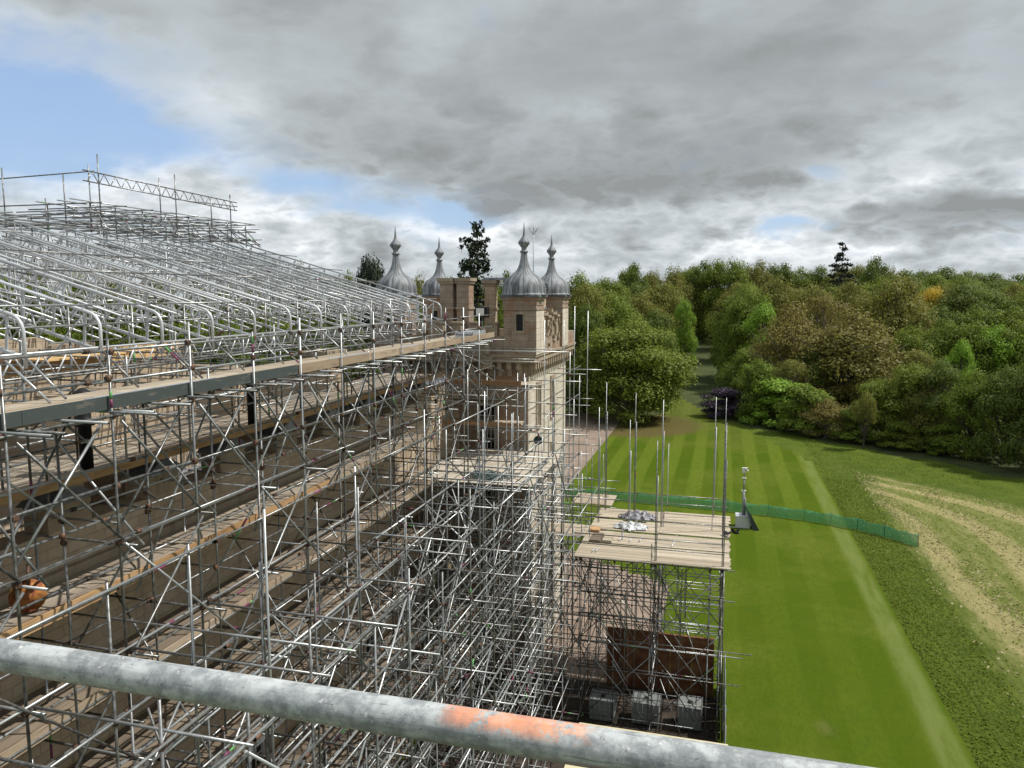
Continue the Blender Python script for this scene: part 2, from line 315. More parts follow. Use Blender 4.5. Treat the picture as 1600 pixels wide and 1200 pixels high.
def m_hay(t, b):
    p = wpos(t); x, y, z = t.xyz(p)
    # mowing rows bend round the top corner of the field
    a = t.m('ADD', x, t.m('MULTIPLY', t.ramp(y, 70, 96), t.m('MULTIPLY', t.m('SUBTRACT', y, 70), 0.9)))
    wb = t.m('MULTIPLY', t.m('SUBTRACT', t.noise(t.scale(p, .07, .04, 0), 1, 2), .5), 6)
    rows = t.m('SINE', t.m('MULTIPLY', t.m('ADD', a, wb), 2*math.pi/5.2))
    n = t.noise(t.scale(p, 1.6, 0.5, 1), 0.8, 6, 0.75, 0.5); n2 = t.noise(t.scale(p, 1, .4, 1), 3.5, 6, 0.8, 0.6); n3 = t.noise(p, 0.2, 4, .6)
    c = t.mix(t.ramp(n, 0.35, 0.65), (0.125, 0.155, 0.030), (0.205, 0.215, 0.070))
    f = t.m('ADD', t.m('MULTIPLY', t.ramp(rows, -0.3, 0.8), 0.24), t.m('ADD', t.m('MULTIPLY', n2, 0.62), t.m('ADD', t.m('MULTIPLY', n3, 0.30), t.m('MULTIPLY', n, .35))))
    c = t.mix(t.ramp(f, 0.64, 0.95, 0, 0.85), c, (0.36, 0.31, 0.15))
    c = t.mix(t.ramp(n2, 0.58, 0.78, 0, 0.5), c, (0.05, 0.085, 0.015))
    # the mown area frays out into the uncut grass round it
    rag = t.m('MULTIPLY', t.m('SUBTRACT', t.noise(t.scale(p, .5, .25, 1), 1.0, 6, .75), .5), 5.0)
    e1 = t.ramp(t.m('ADD', t.m('SUBTRACT', x, 14.2), rag), 0.0, 2.2)
    top = t.m('SUBTRACT', t.m('SUBTRACT', 93.5, t.m('MULTIPLY', t.m('MAXIMUM', t.m('SUBTRACT', x, 15), 0.0), 0.93)), y)
    e2 = t.ramp(t.m('ADD', top, rag), 0.0, 3.0)
    ns = t.m('MULTIPLY', t.m('MAXIMUM', t.m('SUBTRACT', y, 84), 0.0), .22)
    e1 = t.ramp(t.m('ADD', t.m('SUBTRACT', t.m('SUBTRACT', x, 14.2), ns), rag), 0.0, 2.2)
    g = t.mix(t.ramp(t.noise(p, 0.35, 6, 0.7), 0.35, 0.65), (0.070, 0.105, 0.014), (0.105, 0.142, 0.020))
    g = t.mix(t.ramp(t.noise(p, 3.5, 6, 0.75, 0.4), 0.45, 0.7, 0, 0.75), g, (0.036, 0.062, 0.010))
    c = t.mix(t.m('MULTIPLY', e1, e2), g, c)
    bump(t, b, n2, 1.0, 0.2)
    return c
mat('hay', m_hay, 0.95, 0, 0.1)
mat('forest_floor', lambda t, b: t.mix(t.ramp(t.noise(wpos(t), 0.4, 6, 0.7), 0.35, 0.65), (0.03, 0.045, 0.012), (0.06, 0.075, 0.02)), 0.95)
def m_gravel(t, b):
    p = wpos(t); n = t.noise(p, 0.5, 5, 0.6); n2 = t.noise(p, 9, 5, 0.7)
    c = t.mix(t.ramp(n, 0.35, 0.65), (0.225, 0.17, 0.135), (0.30, 0.235, 0.19))
    return t.mix(t.ramp(n2, 0.4, 0.7, 0, 0.4), c, (0.15, 0.11, 0.085))
mat('gravel', m_gravel, 0.95)
mat('shaded_ground', lambda t, b: t.mix(t.ramp(t.noise(wpos(t), 1.3, 6, 0.7), 0.35, 0.65), (0.030, 0.024, 0.019), (0.075, 0.058, 0.045)), 0.95)  # near-black ground tone with the deep shade mixed into the colour
def leafmat(name, c1, c2, c3, tr=0.40):
    m = bpy.data.materials.new(name); m.use_nodes = True; t = NT(m.node_tree); t.n.clear()
    r = t.node('ShaderNodeNewGeometry').outputs['Random Per Island']; o = t.node('ShaderNodeObjectInfo').outputs['Random']
    n = t.noise(obco(t), 2.2, 3, 0.6)
    c = t.mix(t.ramp(t.m('ADD', t.m('MULTIPLY', r, 0.45), t.m('MULTIPLY', n, 0.75)), 0.25, 0.85), c1, c2)
    c = t.mix(t.m('MULTIPLY', o, 0.55), c, c3)
    d = t.node('ShaderNodeBsdfPrincipled'); t.put(d.inputs['Base Color'], c); d.inputs['Roughness'].default_value = 0.6; d.inputs['Specular IOR Level'].default_value = 0.25
    tl = t.node('ShaderNodeBsdfTranslucent'); t.put(tl.inputs[0], c)
    ms = t.node('ShaderNodeMixShader'); ms.inputs[0].default_value = tr
    t.l.new(d.outputs[0], ms.inputs[1]); t.l.new(tl.outputs[0], ms.inputs[2])
    out = t.node('ShaderNodeOutputMaterial'); t.l.new(ms.outputs[0], out.inputs[0]); MATS[name] = m
leafmat('leaf_green', (0.113, 0.165, 0.023), (0.216, 0.293, 0.037), (0.183, 0.219, 0.033))
leafmat('leaf_dark', (0.083, 0.129, 0.025), (0.166, 0.232, 0.037), (0.138, 0.166, 0.037))
leafmat('leaf_bright', (0.146, 0.275, 0.028), (0.293, 0.459, 0.051), (0.239, 0.349, 0.051))
leafmat('leaf_olive', (0.146, 0.154, 0.033), (0.256, 0.266, 0.051), (0.210, 0.193, 0.043))
leafmat('leaf_brown', (0.146, 0.124, 0.037), (0.283, 0.234, 0.061), (0.193, 0.193, 0.043))
leafmat('leaf_gold', (0.421, 0.298, 0.034), (0.668, 0.475, 0.055), (0.495, 0.382, 0.051))
leafmat('leaf_conifer', (0.025, 0.039, 0.025), (0.053, 0.074, 0.040), (0.040, 0.052, 0.036), 0.05)
leafmat('tuft', (0.125, 0.175, 0.020), (0.20, 0.26, 0.040), (0.17, 0.22, 0.03), 0.5)
leafmat('straw', (0.24, 0.22, 0.09), (0.44, 0.38, 0.20), (0.3, 0.26, 0.12), 0.2)
leafmat('leaf_purple', (0.019, 0.028, 0.016), (0.104, 0.055, 0.127), (0.052, 0.035, 0.057), 0.1)
mat('bark', lambda t, b: t.mix(t.noise(wpos(t), 3), (0.06, 0.05, 0.04), (0.12, 0.105, 0.085)), 0.9)
mat('bark_pale', lambda t, b: t.mix(t.noise(wpos(t), 3), (0.16, 0.14, 0.12), (0.28, 0.25, 0.22)), 0.9)
def m_net(t, b):
    p = wpos(t); n = t.noise(p, 1.2, 4); b.inputs['Alpha'].default_value = 0.42
    return t.mix(n, (0.05, 0.34, 0.18), (0.10, 0.45, 0.26))
mat('green_net', m_net, 0.7)
# ------------------------------------------------------------------ mesh builder
class MB:
    def __init__(s): s.v = []; s.f = []; s.m = []; s.smooth = []
    def quadbox(s, c, mi=0):                    # 8 corners
        k = len(s.v); s.v += c
        for q in ((0,3,2,1),(4,5,6,7),(0,1,5,4),(1,2,6,5),(2,3,7,6),(3,0,4,7)):
            s.f.append(tuple(k+i for i in q)); s.m.append(mi); s.smooth.append(False)
    def box(s, a, b, mi=0):
        x0,y0,z0 = a; x1,y1,z1 = b
        s.quadbox([(x0,y0,z0),(x1,y0,z0),(x1,y1,z0),(x0,y1,z0),(x0,y0,z1),(x1,y0,z1),(x1,y1,z1),(x0,y1,z1)], mi)
    def bar(s, p, q, w, h, up=(0,0,1), mi=0):    # rectangular bar from p to q
        p = Vector(p); q = Vector(q); d = (q-p).normalized(); u = Vector(up)
        if abs(d.dot(u)) > 0.98: u = Vector((1,0,0))
        r = d.cross(u).normalized(); u = r.cross(d).normalized()
        c = []
        for e in (p, q):
            for a, b in ((-1,-1),(1,-1),(1,1),(-1,1)): c.append(tuple(e + r*(a*w/2) + u*(b*h/2)))
        s.quadbox([c[0],c[1],c[2],c[3],c[4],c[5],c[6],c[7]], mi)
    def path(s, pts, rad, n=8, mi=0, cap=True):
        pts = [Vector(p) for p in pts]; k0 = len(s.v); m = len(pts)
        if not hasattr(rad, '__len__'): rad = [rad]*m
        ref = None
        for i, p in enumerate(pts):
            d = (pts[min(i+1, m-1)] - pts[max(i-1, 0)]).normalized()
            if ref is None:
                ref = Vector((0,0,1)) if abs(d.z) < 0.9 else Vector((1,0,0))
            a = d.cross(ref).normalized(); b = a.cross(d).normalized(); ref = b
            for j in range(n):
                t = 2*math.pi*j/n; o = (a*math.cos(t) + b*math.sin(t))*rad[i]
                s.v.append((p.x+o.x, p.y+o.y, p.z+o.z))
        for i in range(m-1):
            for j in range(n):
                j2 = (j+1) % n
                s.f.append((k0+i*n+j, k0+i*n+j2, k0+(i+1)*n+j2, k0+(i+1)*n+j)); s.m.append(mi); s.smooth.append(True)
        if cap:
            s.f.append(tuple(k0+j for j in reversed(range(n)))); s.m.append(mi); s.smooth.append(False)
            s.f.append(tuple(k0+(m-1)*n+j for j in range(n))); s.m.append(mi); s.smooth.append(False)
    def lathe(s, prof, c=(0,0,0), n=24, mi=0, ang=0.0, rib=0.0, nr=8):
        k0 = len(s.v)
        for r, z in prof:
            for j in range(n):
                t = 2*math.pi*j/n+ang; rr = r*(1+rib*(1 if (j*nr) % n < nr else 0))
                s.v.append((c[0]+rr*math.cos(t), c[1]+rr*math.sin(t), c[2]+z))
        for i in range(len(prof)-1):
            for j in range(n):
                j2 = (j+1) % n
                s.f.append((k0+i*n+j, k0+i*n+j2, k0+(i+1)*n+j2, k0+(i+1)*n+j)); s.m.append(mi); s.smooth.append(n > 10)
        s.f.append(tuple(k0+(len(prof)-1)*n+j for j in range(n))); s.m.append(mi); s.smooth.append(False)
        s.f.append(tuple(k0+j for j in reversed(range(n)))); s.m.append(mi); s.smooth.append(False)
    def build(s, name, mats, parent=None, off=None):
        me = bpy.data.meshes.new(name)
        o = Vector((0,0,0))
        if parent is not None:
            o = parent.location.copy()
            if parent.parent is not None: o = o + parent.parent.location
        if off is not None: o = Vector(off)
        vs = s.v if o.length == 0 else [(a-o.x, b-o.y, c-o.z) for a, b, c in s.v]
        me.from_pydata(vs, [], s.f)
        me.polygons.foreach_set('material_index', s.m); me.polygons.foreach_set('use_smooth', s.smooth)
        if isinstance(mats, str): mats = [mats]
        for k in mats: me.materials.append(MATS[k])
        me.update()
        ob = bpy.data.objects.new(name, me); COL.objects.link(ob)
        if parent is not None: ob.parent = parent
        elif off is not None: ob.location = off
        return ob
def empty(name, loc, label, cat, group=None):
    o = bpy.data.objects.new(name, None); COL.objects.link(o); o.location = loc; o.empty_display_size = 0.2
    o['label'] = label; o['category'] = cat; o['kind'] = 'thing'
    if group: o['group'] = group
    return o
def tag(o, label=None, cat=None, group=None, kind=None):
    if label: o['label'] = label
    if cat: o['category'] = cat
    if group: o['group'] = group
    if kind: o['kind'] = kind
    return o
def struct(o, label=None, cat=None): o['kind'] = 'structure'; return o
RT = 0.0242
# ------------------------------------------------------------------ scaffold collector
class Scaf:
    def __init__(s, name, loc, label, cat='scaffold', group=None):
        s.root = empty(name, loc, label, cat, group); s.items = {}
    def add(s, kind, prims, a, b, w):
        m = [(a[i]+b[i])/2 for i in range(3)]
        sc = 0
        for p in (a, m, b):
            x, y, d = proj(p)
            if -40 < x < 1640 and -40 < y < 1240: sc += w/d
        s.items.setdefault(kind, []).append((sc, prims))
    def tube(s, kind, p, q, band=True, r=RT, hole=False, mi=0):
        L = (Vector(q)-Vector(p)).length
        d = proj([(p[i]+q[i])/2 for i in range(3)])[2]
        n = 14 if d < 9 else (8 if d < 22 else 6)
        pr = [('t', p, q, r, n, mi)]
        if band and random.random() < 0.16 and d < 45:
            t = random.uniform(0.1, 0.85) if random.random() < .5 else random.choice((0.04, 0.93))
            ln = random.uniform(0.12, 0.35)/max(L, .5); c = random.choice((1, 2, 2, 2))
            A = [p[i]+(q[i]-p[i])*t for i in range(3)]; B = [p[i]+(q[i]-p[i])*min(1, t+ln) for i in range(3)]
            pr.append(('t', A, B, r+0.0012, n, c))
            if random.random() < .4:
                C = [p[i]+(q[i]-p[i])*min(1, t+1.9*ln) for i in range(3)]
                pr.append(('t', B, C, r+0.0012, n, 1 if c == 2 else 2))
        if hole:
            dv = (Vector(q)-Vector(p)).normalized()
            for e, sg in ((p, -1), (q, 1)):
                e = Vector(e); pr.append(('t', tuple(e), tuple(e+dv*sg*0.0015), r*0.78, n, 3))
        s.add(kind, pr, p, q, L)
    def coupler(s, p, axis=2):
        d = [0, 0, 0]; d[axis] = 0.055
        a = tuple(p[i]-d[i] for i in range(3)); b = tuple(p[i]+d[i] for i in range(3))
        jx = random.uniform(-.03, .03)
        dd = proj(p)[2]
        if dd > 60: return
        pr = [('t', a, b, 0.046, 6, 4), ('b', (p[0]+jx-.035, p[1]-.055, p[2]-.03), (p[0]+jx+.035, p[1]+.055, p[2]+.03), 4)]
        s.add('coupler', pr, a, b, .09)
    def box(s, kind, a, b, mi):
        s.add(kind, [('b', a, b, mi)], a, b, max(abs(b[i]-a[i]) for i in range(3))*2)
    MATL = ['galv', 'paint_green', 'paint_pink', 'dark_hole', 'coupler', 'board_y', 'board_x', 'toe_board', 'toe_pale', 'toe_black', 'board_dark', 'toe_board_x', 'galv_bright', 'paint_orange']
    def emit(s, mb, pr):
        for q in pr:
            if q[0] == 't': mb.path([q[1], q[2]], q[3], q[4], q[5])
            elif q[0] == 'p': mb.path(q[1], q[2], q[3], q[4])
            else: mb.box(q[1], q[2], q[3])
    def finish(s, limit=100):
        for kind, L in s.items.items():
            L.sort(key=lambda e: -e[0])
            one = L[:limit]; rest = L[limit:]
            for sc, pr in one:
                if sc <= 0: rest.append((sc, pr)); continue
                mb = MB(); s.emit(mb, pr)
                used = sorted(set(mb.m)); mp = {k: i for i, k in enumerate(used)}; mb.m = [mp[k] for k in mb.m]
                mb.build(kind, [s.MATL[k] for k in used], s.root)
            if rest:
                mb = MB()
                for sc, pr in rest: s.emit(mb, pr)
                ob = mb.build(kind, s.MATL, s.root); ob['kind'] = 'stuff'
def deck(sf, x0, x1, y0, y1, zt, along='y', mi=None, gap=0.006, jit=0.0, name='deck'):
    """boards 225 mm wide, 38 mm thick; the planks of one platform are one part"""
    mb = MB(); w = 0.225
    if along == 'y':
        n = max(1, int(round((x1-x0)/(w+gap))))
        for i in range(n):
            xa = x0 + i*(w+gap); y = y0 - random.uniform(0, 1.5)
            while y < y1:
                e = min(y+3.9, y1 + random.uniform(0, .15)); dz = random.uniform(-.006, .006)
                mb.box((xa, max(y, y0), zt-0.038+dz), (xa+w, e-0.01, zt+dz)); y += 3.9
        m = mi or 'board_y'
    else:
        n = max(1, int(round((y1-y0)/(w+gap))))
        for i in range(n):
            ya = y0 + i*(w+gap); x = x0 - (0 if jit else random.uniform(0, 1.5))
            k = 0
            while x < x1 - 0.4:
                e = min(x+3.9, x1 + random.uniform(0, .12)); dz = random.uniform(-.006, .006)
                mb.box((max(x, x0 - random.uniform(0, .06)), ya, zt-0.038+dz), (e-0.012, ya+w, zt+dz)); x += 3.4 if jit else 3.9
        m = mi or 'board_x'
    return mb.build(name, m, sf.root)
random.seed(7)
jr = lambda a: random.uniform(-a, a)
# ================================================================== terrain
def hgt(x, y):
    fw = -x*SY + y*CY; r = math.hypot(x, y)
    t = min(1, max(0, (r-125)/210)); t = t*t*(3-2*t)
    return 8.5*t
def build_terrain():
    mb = MB(); ringr = [0, 20, 40, 60, 80, 100, 115, 130, 145, 160, 180, 200, 225, 250, 280, 320, 380, 500, 800, 1500, 3500]; n = 72
    mb.v.append((0, 0, 0))
    for r in ringr[1:]:
        for j in range(n):
            a = 2*math.pi*j/n; x, y = r*math.cos(a), r*math.sin(a); mb.v.append((x, y, hgt(x, y)))
    for j in range(n): mb.f.append((0, 1+j, 1+(j+1) % n))
    for i in range(len(ringr)-2):
        for j in range(n):
            a = 1+i*n+j; b = 1+i*n+(j+1) % n; mb.f.append((a, a+n, b+n, b))
    mb.m = [0]*len(mb.f); mb.smooth = [True]*len(mb.f)
    struct(mb.build('ground', 'forest_floor'))
    def sheet(name, inside, x0, x1, y0, y1, st, off, m):
        b = MB(); idx = {}
        nx = int((x1-x0)/st); ny = int((y1-y0)/st)
        def vid(i, j):
            if (i, j) not in idx:
                x = x0+i*st; y = y0+j*st; idx[(i, j)] = len(b.v); b.v.append((x, y, hgt(x, y)+off))
            return idx[(i, j)]
        for i in range(nx):
            for j in range(ny):
                if inside(x0+(i+.5)*st, y0+(j+.5)*st):
                    b.f.append((vid(i, j), vid(i+1, j), vid(i+1, j+1), vid(i, j+1)))
        b.m = [0]*len(b.f); b.smooth = [True]*len(b.f)
        return struct(b.build(name, m))
    def rough_in(x, y):
        # tree line runs from (9,109) to (30,88) and on
        return y < 109 - (x-9)*1.0 + 4 and x > 11 if x < 120 else False
    sheet('rough_grass', lambda x, y: (10.4 < x or (y > 90 and x > 1)) and y < 116-(x-9)*1.0+1.5*math.sin(x*.8), 0, 90, -40, 126, 0.75, 0.02, 'rough_grass')
    def lawn_in(x, y):
        if x > 11.0 + (0 if y < 96 else (y-96)*-0.35): return False
        if y > 128 and not (-9.5+(y-128)*0.02 < x < 1.5 - (y-128)*.012): return False
        if y > 260: return False
        return x > -60
    sheet('lawn', lawn_in, -60, 11.0, -40, 262, 1.0, 0.035, 'lawn')
    def hay_in(x, y):
        e = 12.6
        top = 97 - max(0, x-15)*0.93
        return x > e and y < top
    sheet('hay_field', hay_in, 12.5, 95, -40, 98, 0.5, 0.045, 'hay')
    def path_in(x, y):
        c = -16.5 - 5.5 + 0.0*y
        if y > 46: return -23 - (y-60)*0.03 < x < (-3 if y < 52 else max(-15.2, -3-(y-52)*1.5)) and y < 128
        return -60 < x < -3.0
    sheet('gravel_path', path_in, -60, 0, 34, 130, 0.75, 0.055, 'gravel')
    sheet('shaded_yard', lambda x, y: y < 37.4, -12.7, 0.6, -20, 38, 0.5, 0.065, 'shaded_ground')  # dark sheet painted in for the shade among the scaffold legs
build_terrain()
# ================================================================== castle
def build_castle():
    root = empty('castle', (-20, 20, 0), 'long sandstone castle wing ending in a square tower with four lead pepper-pot domes', 'castle')
    WX = -12.95
    def part(name, mb, mats, par=None):
        return mb.build(name, mats, par or root, off=root.location if par is None else None) if par is None else mb.build(name, mats, par, off=root.location)
    # main wall facing the lawn, with window openings left as recesses
    wins = []
    def wall_with_holes(mb, x, y0, y1, z0, z1, holes, th=0.7):
        ys = sorted({y0, y1, *[h[0] for h in holes], *[h[1] for h in holes]}); zs = sorted({z0, z1, *[h[2] for h in holes], *[h[3] for h in holes]})
        for i in range(len(ys)-1):
            for j in range(len(zs)-1):
                cy, cz = (ys[i]+ys[i+1])/2, (zs[j]+zs[j+1])/2
                if any(h[0] < cy < h[1] and h[2] < cz < h[3] for h in holes): continue
                mb.box((x-th, ys[i], zs[j]), (x, ys[i+1], zs[j+1]))
    holes = []
    for k in range(9):
        yc = 3.0 + k*3.9
        for z0, z1 in ((1.5, 4.0), (5.6, 8.0)) + (((9.2, 10.0),) if k % 2 else ()):
            holes.append((yc-0.6, yc+0.6, z0, z1))
    mb = MB(); wall_with_holes(mb, WX, -6, 37.4, 0, 15.2, holes)
    part('main_wall', mb, 'stone_wall')
    def window(y, z0, z1, x=WX, w=1.2, face='x'):
        mb = MB(); g = MB()
        def B(m, u0, u1, a0, a1, d0, d1):
            if face == 'x': m.box((x+d0, y+u0, a0), (x+d1, y+u1, a1))
            else: m.box((y+u0, x-d1, a0), (y+u1, x-d0, a1))
        h = w/2
        for u in (-h, h-0.07): B(mb, u, u+0.07, z0, z1, -.22, -.12)
        for a in (z0, z1-0.07, (z0+z1)/2-0.03): B(mb, -h+.07, h-.07, a, a+0.065, -.215, -.125)
        for u in (-h/3, h/3): B(mb, u-.012, u+.012, z0+.07, z1-.07, -.20, -.15)
        for a in (z0+(z1-z0)*.26, z0+(z1-z0)*.74): B(mb, -h+.07, h-.07, a-.012, a+.012, -.198, -.152)
        wo = part('window', mb, 'white_paint')
        B(g, -h+.01, h-.01, z0+.01, z1-.01, -.30, -.21); part('pane', g, 'glass', wo)
        g = MB()
        for a, b in ((-h-.17, -h), (h, h+.17)): B(g, a, b, z0-.1, z1+.2, .004, .05)
        B(g, -h, h, z1, z1+.2, .004, .07); B(g, -h, h, z0-.1, z0, .004, .09); part('surround', g, 'stone_trim', wo)
    for h in holes: window((h[0]+h[1])/2, h[2], h[3])
    # dressed window surrounds, string courses, cornice
    for z, d, hh in ((4.9, .12, .18), (8.7, .12, .18), (11.8, .15, .2), (14.2, .14, .2)):
        mb = MB(); mb.box((WX+.001, -6, z), (WX+d, 36.6, z+hh)); part('string_course', mb, 'stone_trim')
    # parapet with small gabled merlons and carved blocks
    for k in range(15):
        y = -4 + k*2.75
        mb = MB(); mb.box((WX-.55, y-.55, 15.2), (WX+.06, y+.55, 15.75))
        c = [(WX-.6, y-.68, 15.75), (WX+.16, y-.68, 15.75), (WX+.16, y+.68, 15.75), (WX-.6, y+.68, 15.75),
             (WX-.6, y-.04, 16.12), (WX+.16, y-.04, 16.12), (WX+.16, y+.04, 16.12), (WX-.6, y+.04, 16.12)]
        mb.quadbox(c, 1)
        part('merlon', mb, ['stone_trim', 'lead'])
    mb = MB(); mb.v = []
    # flat roofs
    mb.box((-42, -6, 12.6), (WX-.7, 36.4, 12.9)); part('roof', mb, 'grey_steel')
    mb = MB(); mb.box((-42, -6, 0), (-41.4, 36.4, 13.3)); part('rear_wall', mb, 'stone_wall')
    # chimneys and roof walls seen through the scaffold
    def stack(x0, x1, y0, y1, z0, z1, m='stone_wall', pots=0, capm='stone_trim'):
        mb = MB(); mb.box((x0, y0, z0), (x1, y1, z1-.28), 0)
        mb.box((x0-.07, y0-.07, z1-.28), (x1+.07, y1+.07, z1-.16), 1); mb.box((x0-.13, y0-.13, z1-.16), (x1+.13, y1+.13, z1), 1)
        mb.box((x0-.05, y0-.05, z0+(z1-z0)*.62), (x1+.05, y1+.05, z0+(z1-z0)*.62+.12), 1)
        return part('chimney', mb, [m, capm])
    stack(-14.0, -13.3, 37.2, 38.0, 16.62, 20.8, 'stone_tower')
    stack(-13.1, -12.45, 37.2, 38.0, 16.62, 20.8, 'stone_tower')
    stack(-12.05, -11.5, 38.6, 39.1, 16.62, 20.7, 'stone_wall')
    mb = MB(); mb.box((-12.1, 38.5, 20.705), (-9.6, 39.2, 20.83)); part('chimney_cap', mb, 'lead')
    stack(-9.85, -9.35, 39.9, 41.2, 16.62, 20.7, 'stone_wall', 0, 'lead')
    stack(-15.3, -14.3, 7.6, 9.4, 12.9, 18.3)
    stack(-15.6, -14.6, 14.6, 16.2, 12.9, 17.6)
    stack(-15.6, -14.6, 20.6, 22.0, 12.9, 17.6)
    stack(-15.6, -14.6, 26.4, 27.8, 12.9, 17.8)
    stack(-20, -19, 16.0, 18.0, 12.9, 18.4)
    stack(-24, -22.8, 21.0, 23.5, 12.9, 18.2)
    mb = MB(); mb.box((-24, 29.4, 12.9), (-16.8, 30.0, 16.8)); part('roof_wall', mb, 'stone_wall')
    mb = MB(); mb.box((-30, 14.0, 12.9), (-21.7, 14.6, 17.4)); part('roof_wall', mb, 'stone_wall')
    mb = MB(); mb.box((-21.6, 5.0, 12.9), (-21.0, 27.0, 17.9)); mb.box((-21.55, 5.0, 18.05), (-21.05, 20.0, 18.6)); mb.box((-21.7, 4.9, 17.9), (-20.9, 27.1, 18.05)); part('roof_wall', mb, 'stone_wall')
    # tower
    X0, X1, Y0, Y1 = -17.3, -9.3, 37.0, 46.6
    mb = MB(); fh = [(-11.95, -10.95, 12.0, 14.45), (-11.95, -10.95, 8.4, 10.7), (-11.95, -10.95, 5.0, 7.2), (-11.95, -10.95, 1.5, 4.0)]
    xs = sorted({X0, X1, *[h[0] for h in fh], *[h[1] for h in fh]}); zs = sorted({0, 16.6, *[h[2] for h in fh], *[h[3] for h in fh]})
    for i in range(len(xs)-1):
        for j in range(len(zs)-1):
            cx, cz = (xs[i]+xs[i+1])/2, (zs[j]+zs[j+1])/2
            if any(h[0] < cx < h[1] and h[2] < cz < h[3] for h in fh): continue
            mb.box((xs[i], Y0, zs[j]), (xs[i+1], Y0+.7, zs[j+1]))
    mb.box((X0, Y0+.7, 0), (X0+.7, Y1, 16.6)); mb.box((X0+.7, Y1-.7, 0), (X1-.7, Y1, 16.6))
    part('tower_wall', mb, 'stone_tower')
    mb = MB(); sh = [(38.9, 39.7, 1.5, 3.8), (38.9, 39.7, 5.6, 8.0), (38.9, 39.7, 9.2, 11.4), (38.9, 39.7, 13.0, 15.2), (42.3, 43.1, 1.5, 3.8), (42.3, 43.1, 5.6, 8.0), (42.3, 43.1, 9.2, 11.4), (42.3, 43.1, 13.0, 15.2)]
    wall_with_holes(mb, X1, Y0+.7, Y1, 0, 16.6, sh); part('side_wall', mb, 'stone_sunlit')
    mb = MB(); mb.box((X1+.001, Y0, 0), (X1+.02, Y0+.7, 15.88)); part('lit_edge_strip', mb, 'stone_sunlit')  # thin strip carries the painted sunlit tone round to the corner
    for h in fh: window((h[0]+h[1])/2, h[2], h[3], x=Y0, w=1.0, face='y')
    for h in sh: window((h[0]+h[1])/2, h[2], h[3], x=X1, w=.8)
    # corbelled parapet
    PX0, PX1, PY0, PY1 = -17.45, -8.85, 36.5, 47.1
    mb = MB(); k = 0
    y = Y0
    while y < Y1:
        mb.box((X1+.005, y, 15.9), (X1+.2, y+.22, 16.25)); mb.box((X1+.005, y, 16.25), (X1+.4, y+.22, 16.62)); y += .5
    x = X0
    while x < X1:
        mb.box((x, Y0-.2, 15.9), (x+.22, Y0-.01, 16.25)); mb.box((x, Y0-.4, 16.25), (x+.22, Y0-.01, 16.62)); x += .5
    mb.box((X1+.002, Y0+.01, 16.5), (X1+.1, Y1, 16.61)); mb.box((X0, Y0-.1, 16.5), (X1, Y0-.008, 16.61)); part('corbel_table', mb, 'stone_trim')
    mb = MB(); mb.box((PX0, PY0, 16.62), (PX1, PY1, 16.9)); mb.box((PX0-.08, PY0-.08, 16.9), (PX1+.08, PY1+.08, 17.02)); part('cornice', mb, 'stone_trim')
    mb = MB()
    mb.box((PX0, PY0+.01, 17.02), (PX1-.01, PY0+.4, 17.9)); mb.box((PX1-.4, PY0+.4, 17.02), (PX1-.02, PY1, 17.75)); mb.box((PX0+.01, PY0+.4, 17.02), (PX0+.4, PY1, 17.8)); mb.box((PX0+.4, PY1-.4, 17.02), (PX1-.4, PY1-.01, 17.8))
    part('parapet', mb, 'stone_tower')
    rr = random.Random(3)
    for i in range(5):
        mb = MB()
        y = 38.35+i*1.1; hh = 18.9 - .15*(i % 2)
        mb.box((PX1-.45, y, 17.75), (PX1+.0, y+.55, hh)); mb.box((PX1-.52, y-.07, hh), (PX1+.08, y+.62, hh+.12)); mb.box((PX1-.35, y+.12, hh+.12), (PX1-.05, y+.43, hh+.3))
        for q in range(6):
            a = y+.05+rr.random()*.4; zz = 17.2+rr.random()*1.3; mb.box((PX1-.03, a, zz), (PX1+.07+rr.random()*.05, a+.12, zz+.16))
        part('crenellation', mb, 'stone_trim')
    for i in range(6):
        x = PX0+2.4+i*.95; mb = MB(); mb.box((x, PY0-.01, 17.9), (x+.5, PY0+.42, 18.5)); mb.box((x-.06, PY0-.07, 18.5), (x+.56, PY0+.48, 18.6)); part('crenellation', mb, 'stone_trim')
    mb = MB(); mb.box((-11.45, PY0-.22, 16.3), (-10.95, PY0-.09, 16.9)); mb.lathe([(.12, 0), (.16, .2), (.1, .45), (.14, .5), (.13, .68), (.05, .8)], (-11.2, PY0-.25, 17.05), 10)
    part('statue', mb, 'stone_trim')
    mb = MB(); mb.box((-17, 37.2, 16.4), (-9.5, 46.4, 16.62)); part('tower_roof', mb, 'lead')
    # turrets
    prof = [(1.10, 0), (1.11, .05), (1.04, .07), (1.04, .2), (1.035, .34), (1.01, .48), (.95, .62), (.85, .76), (.71, .89), (.55, 1.0), (.415, 1.12), (.31, 1.27), (.235, 1.47), (.185, 1.68), (.155, 1.9), (.145, 2.0)]
    for (cx, cy, sc) in ((-9.575, 37.25, 1.03), (-9.575, 43.6, 1.0), (-16.5, 37.4, 1.03), (-16.5, 43.8, 1.0)):
        mb = MB(); h = .825
        mb.box((cx-h, cy-h, 17.02), (cx+h, cy+h, 19.45)); z = 16.62
        mb.box((cx-h-.05, cy-h-.05, 19.2), (cx+h+.05, cy+h+.05, 19.28)); mb.box((cx-h-.03, cy-h-.03, 19.45), (cx+h+.03, cy+h+.03, 19.72)); mb.box((cx-h-.11, cy-h-.11, 19.72), (cx+h+.11, cy+h+.11, 19.84)); mb.box((cx-h-.18, cy-h-.18, 19.84), (cx+h+.18, cy+h+.18, 19.93), 1)
        tu = part('turret', mb, ['stone_tower', 'lead'])
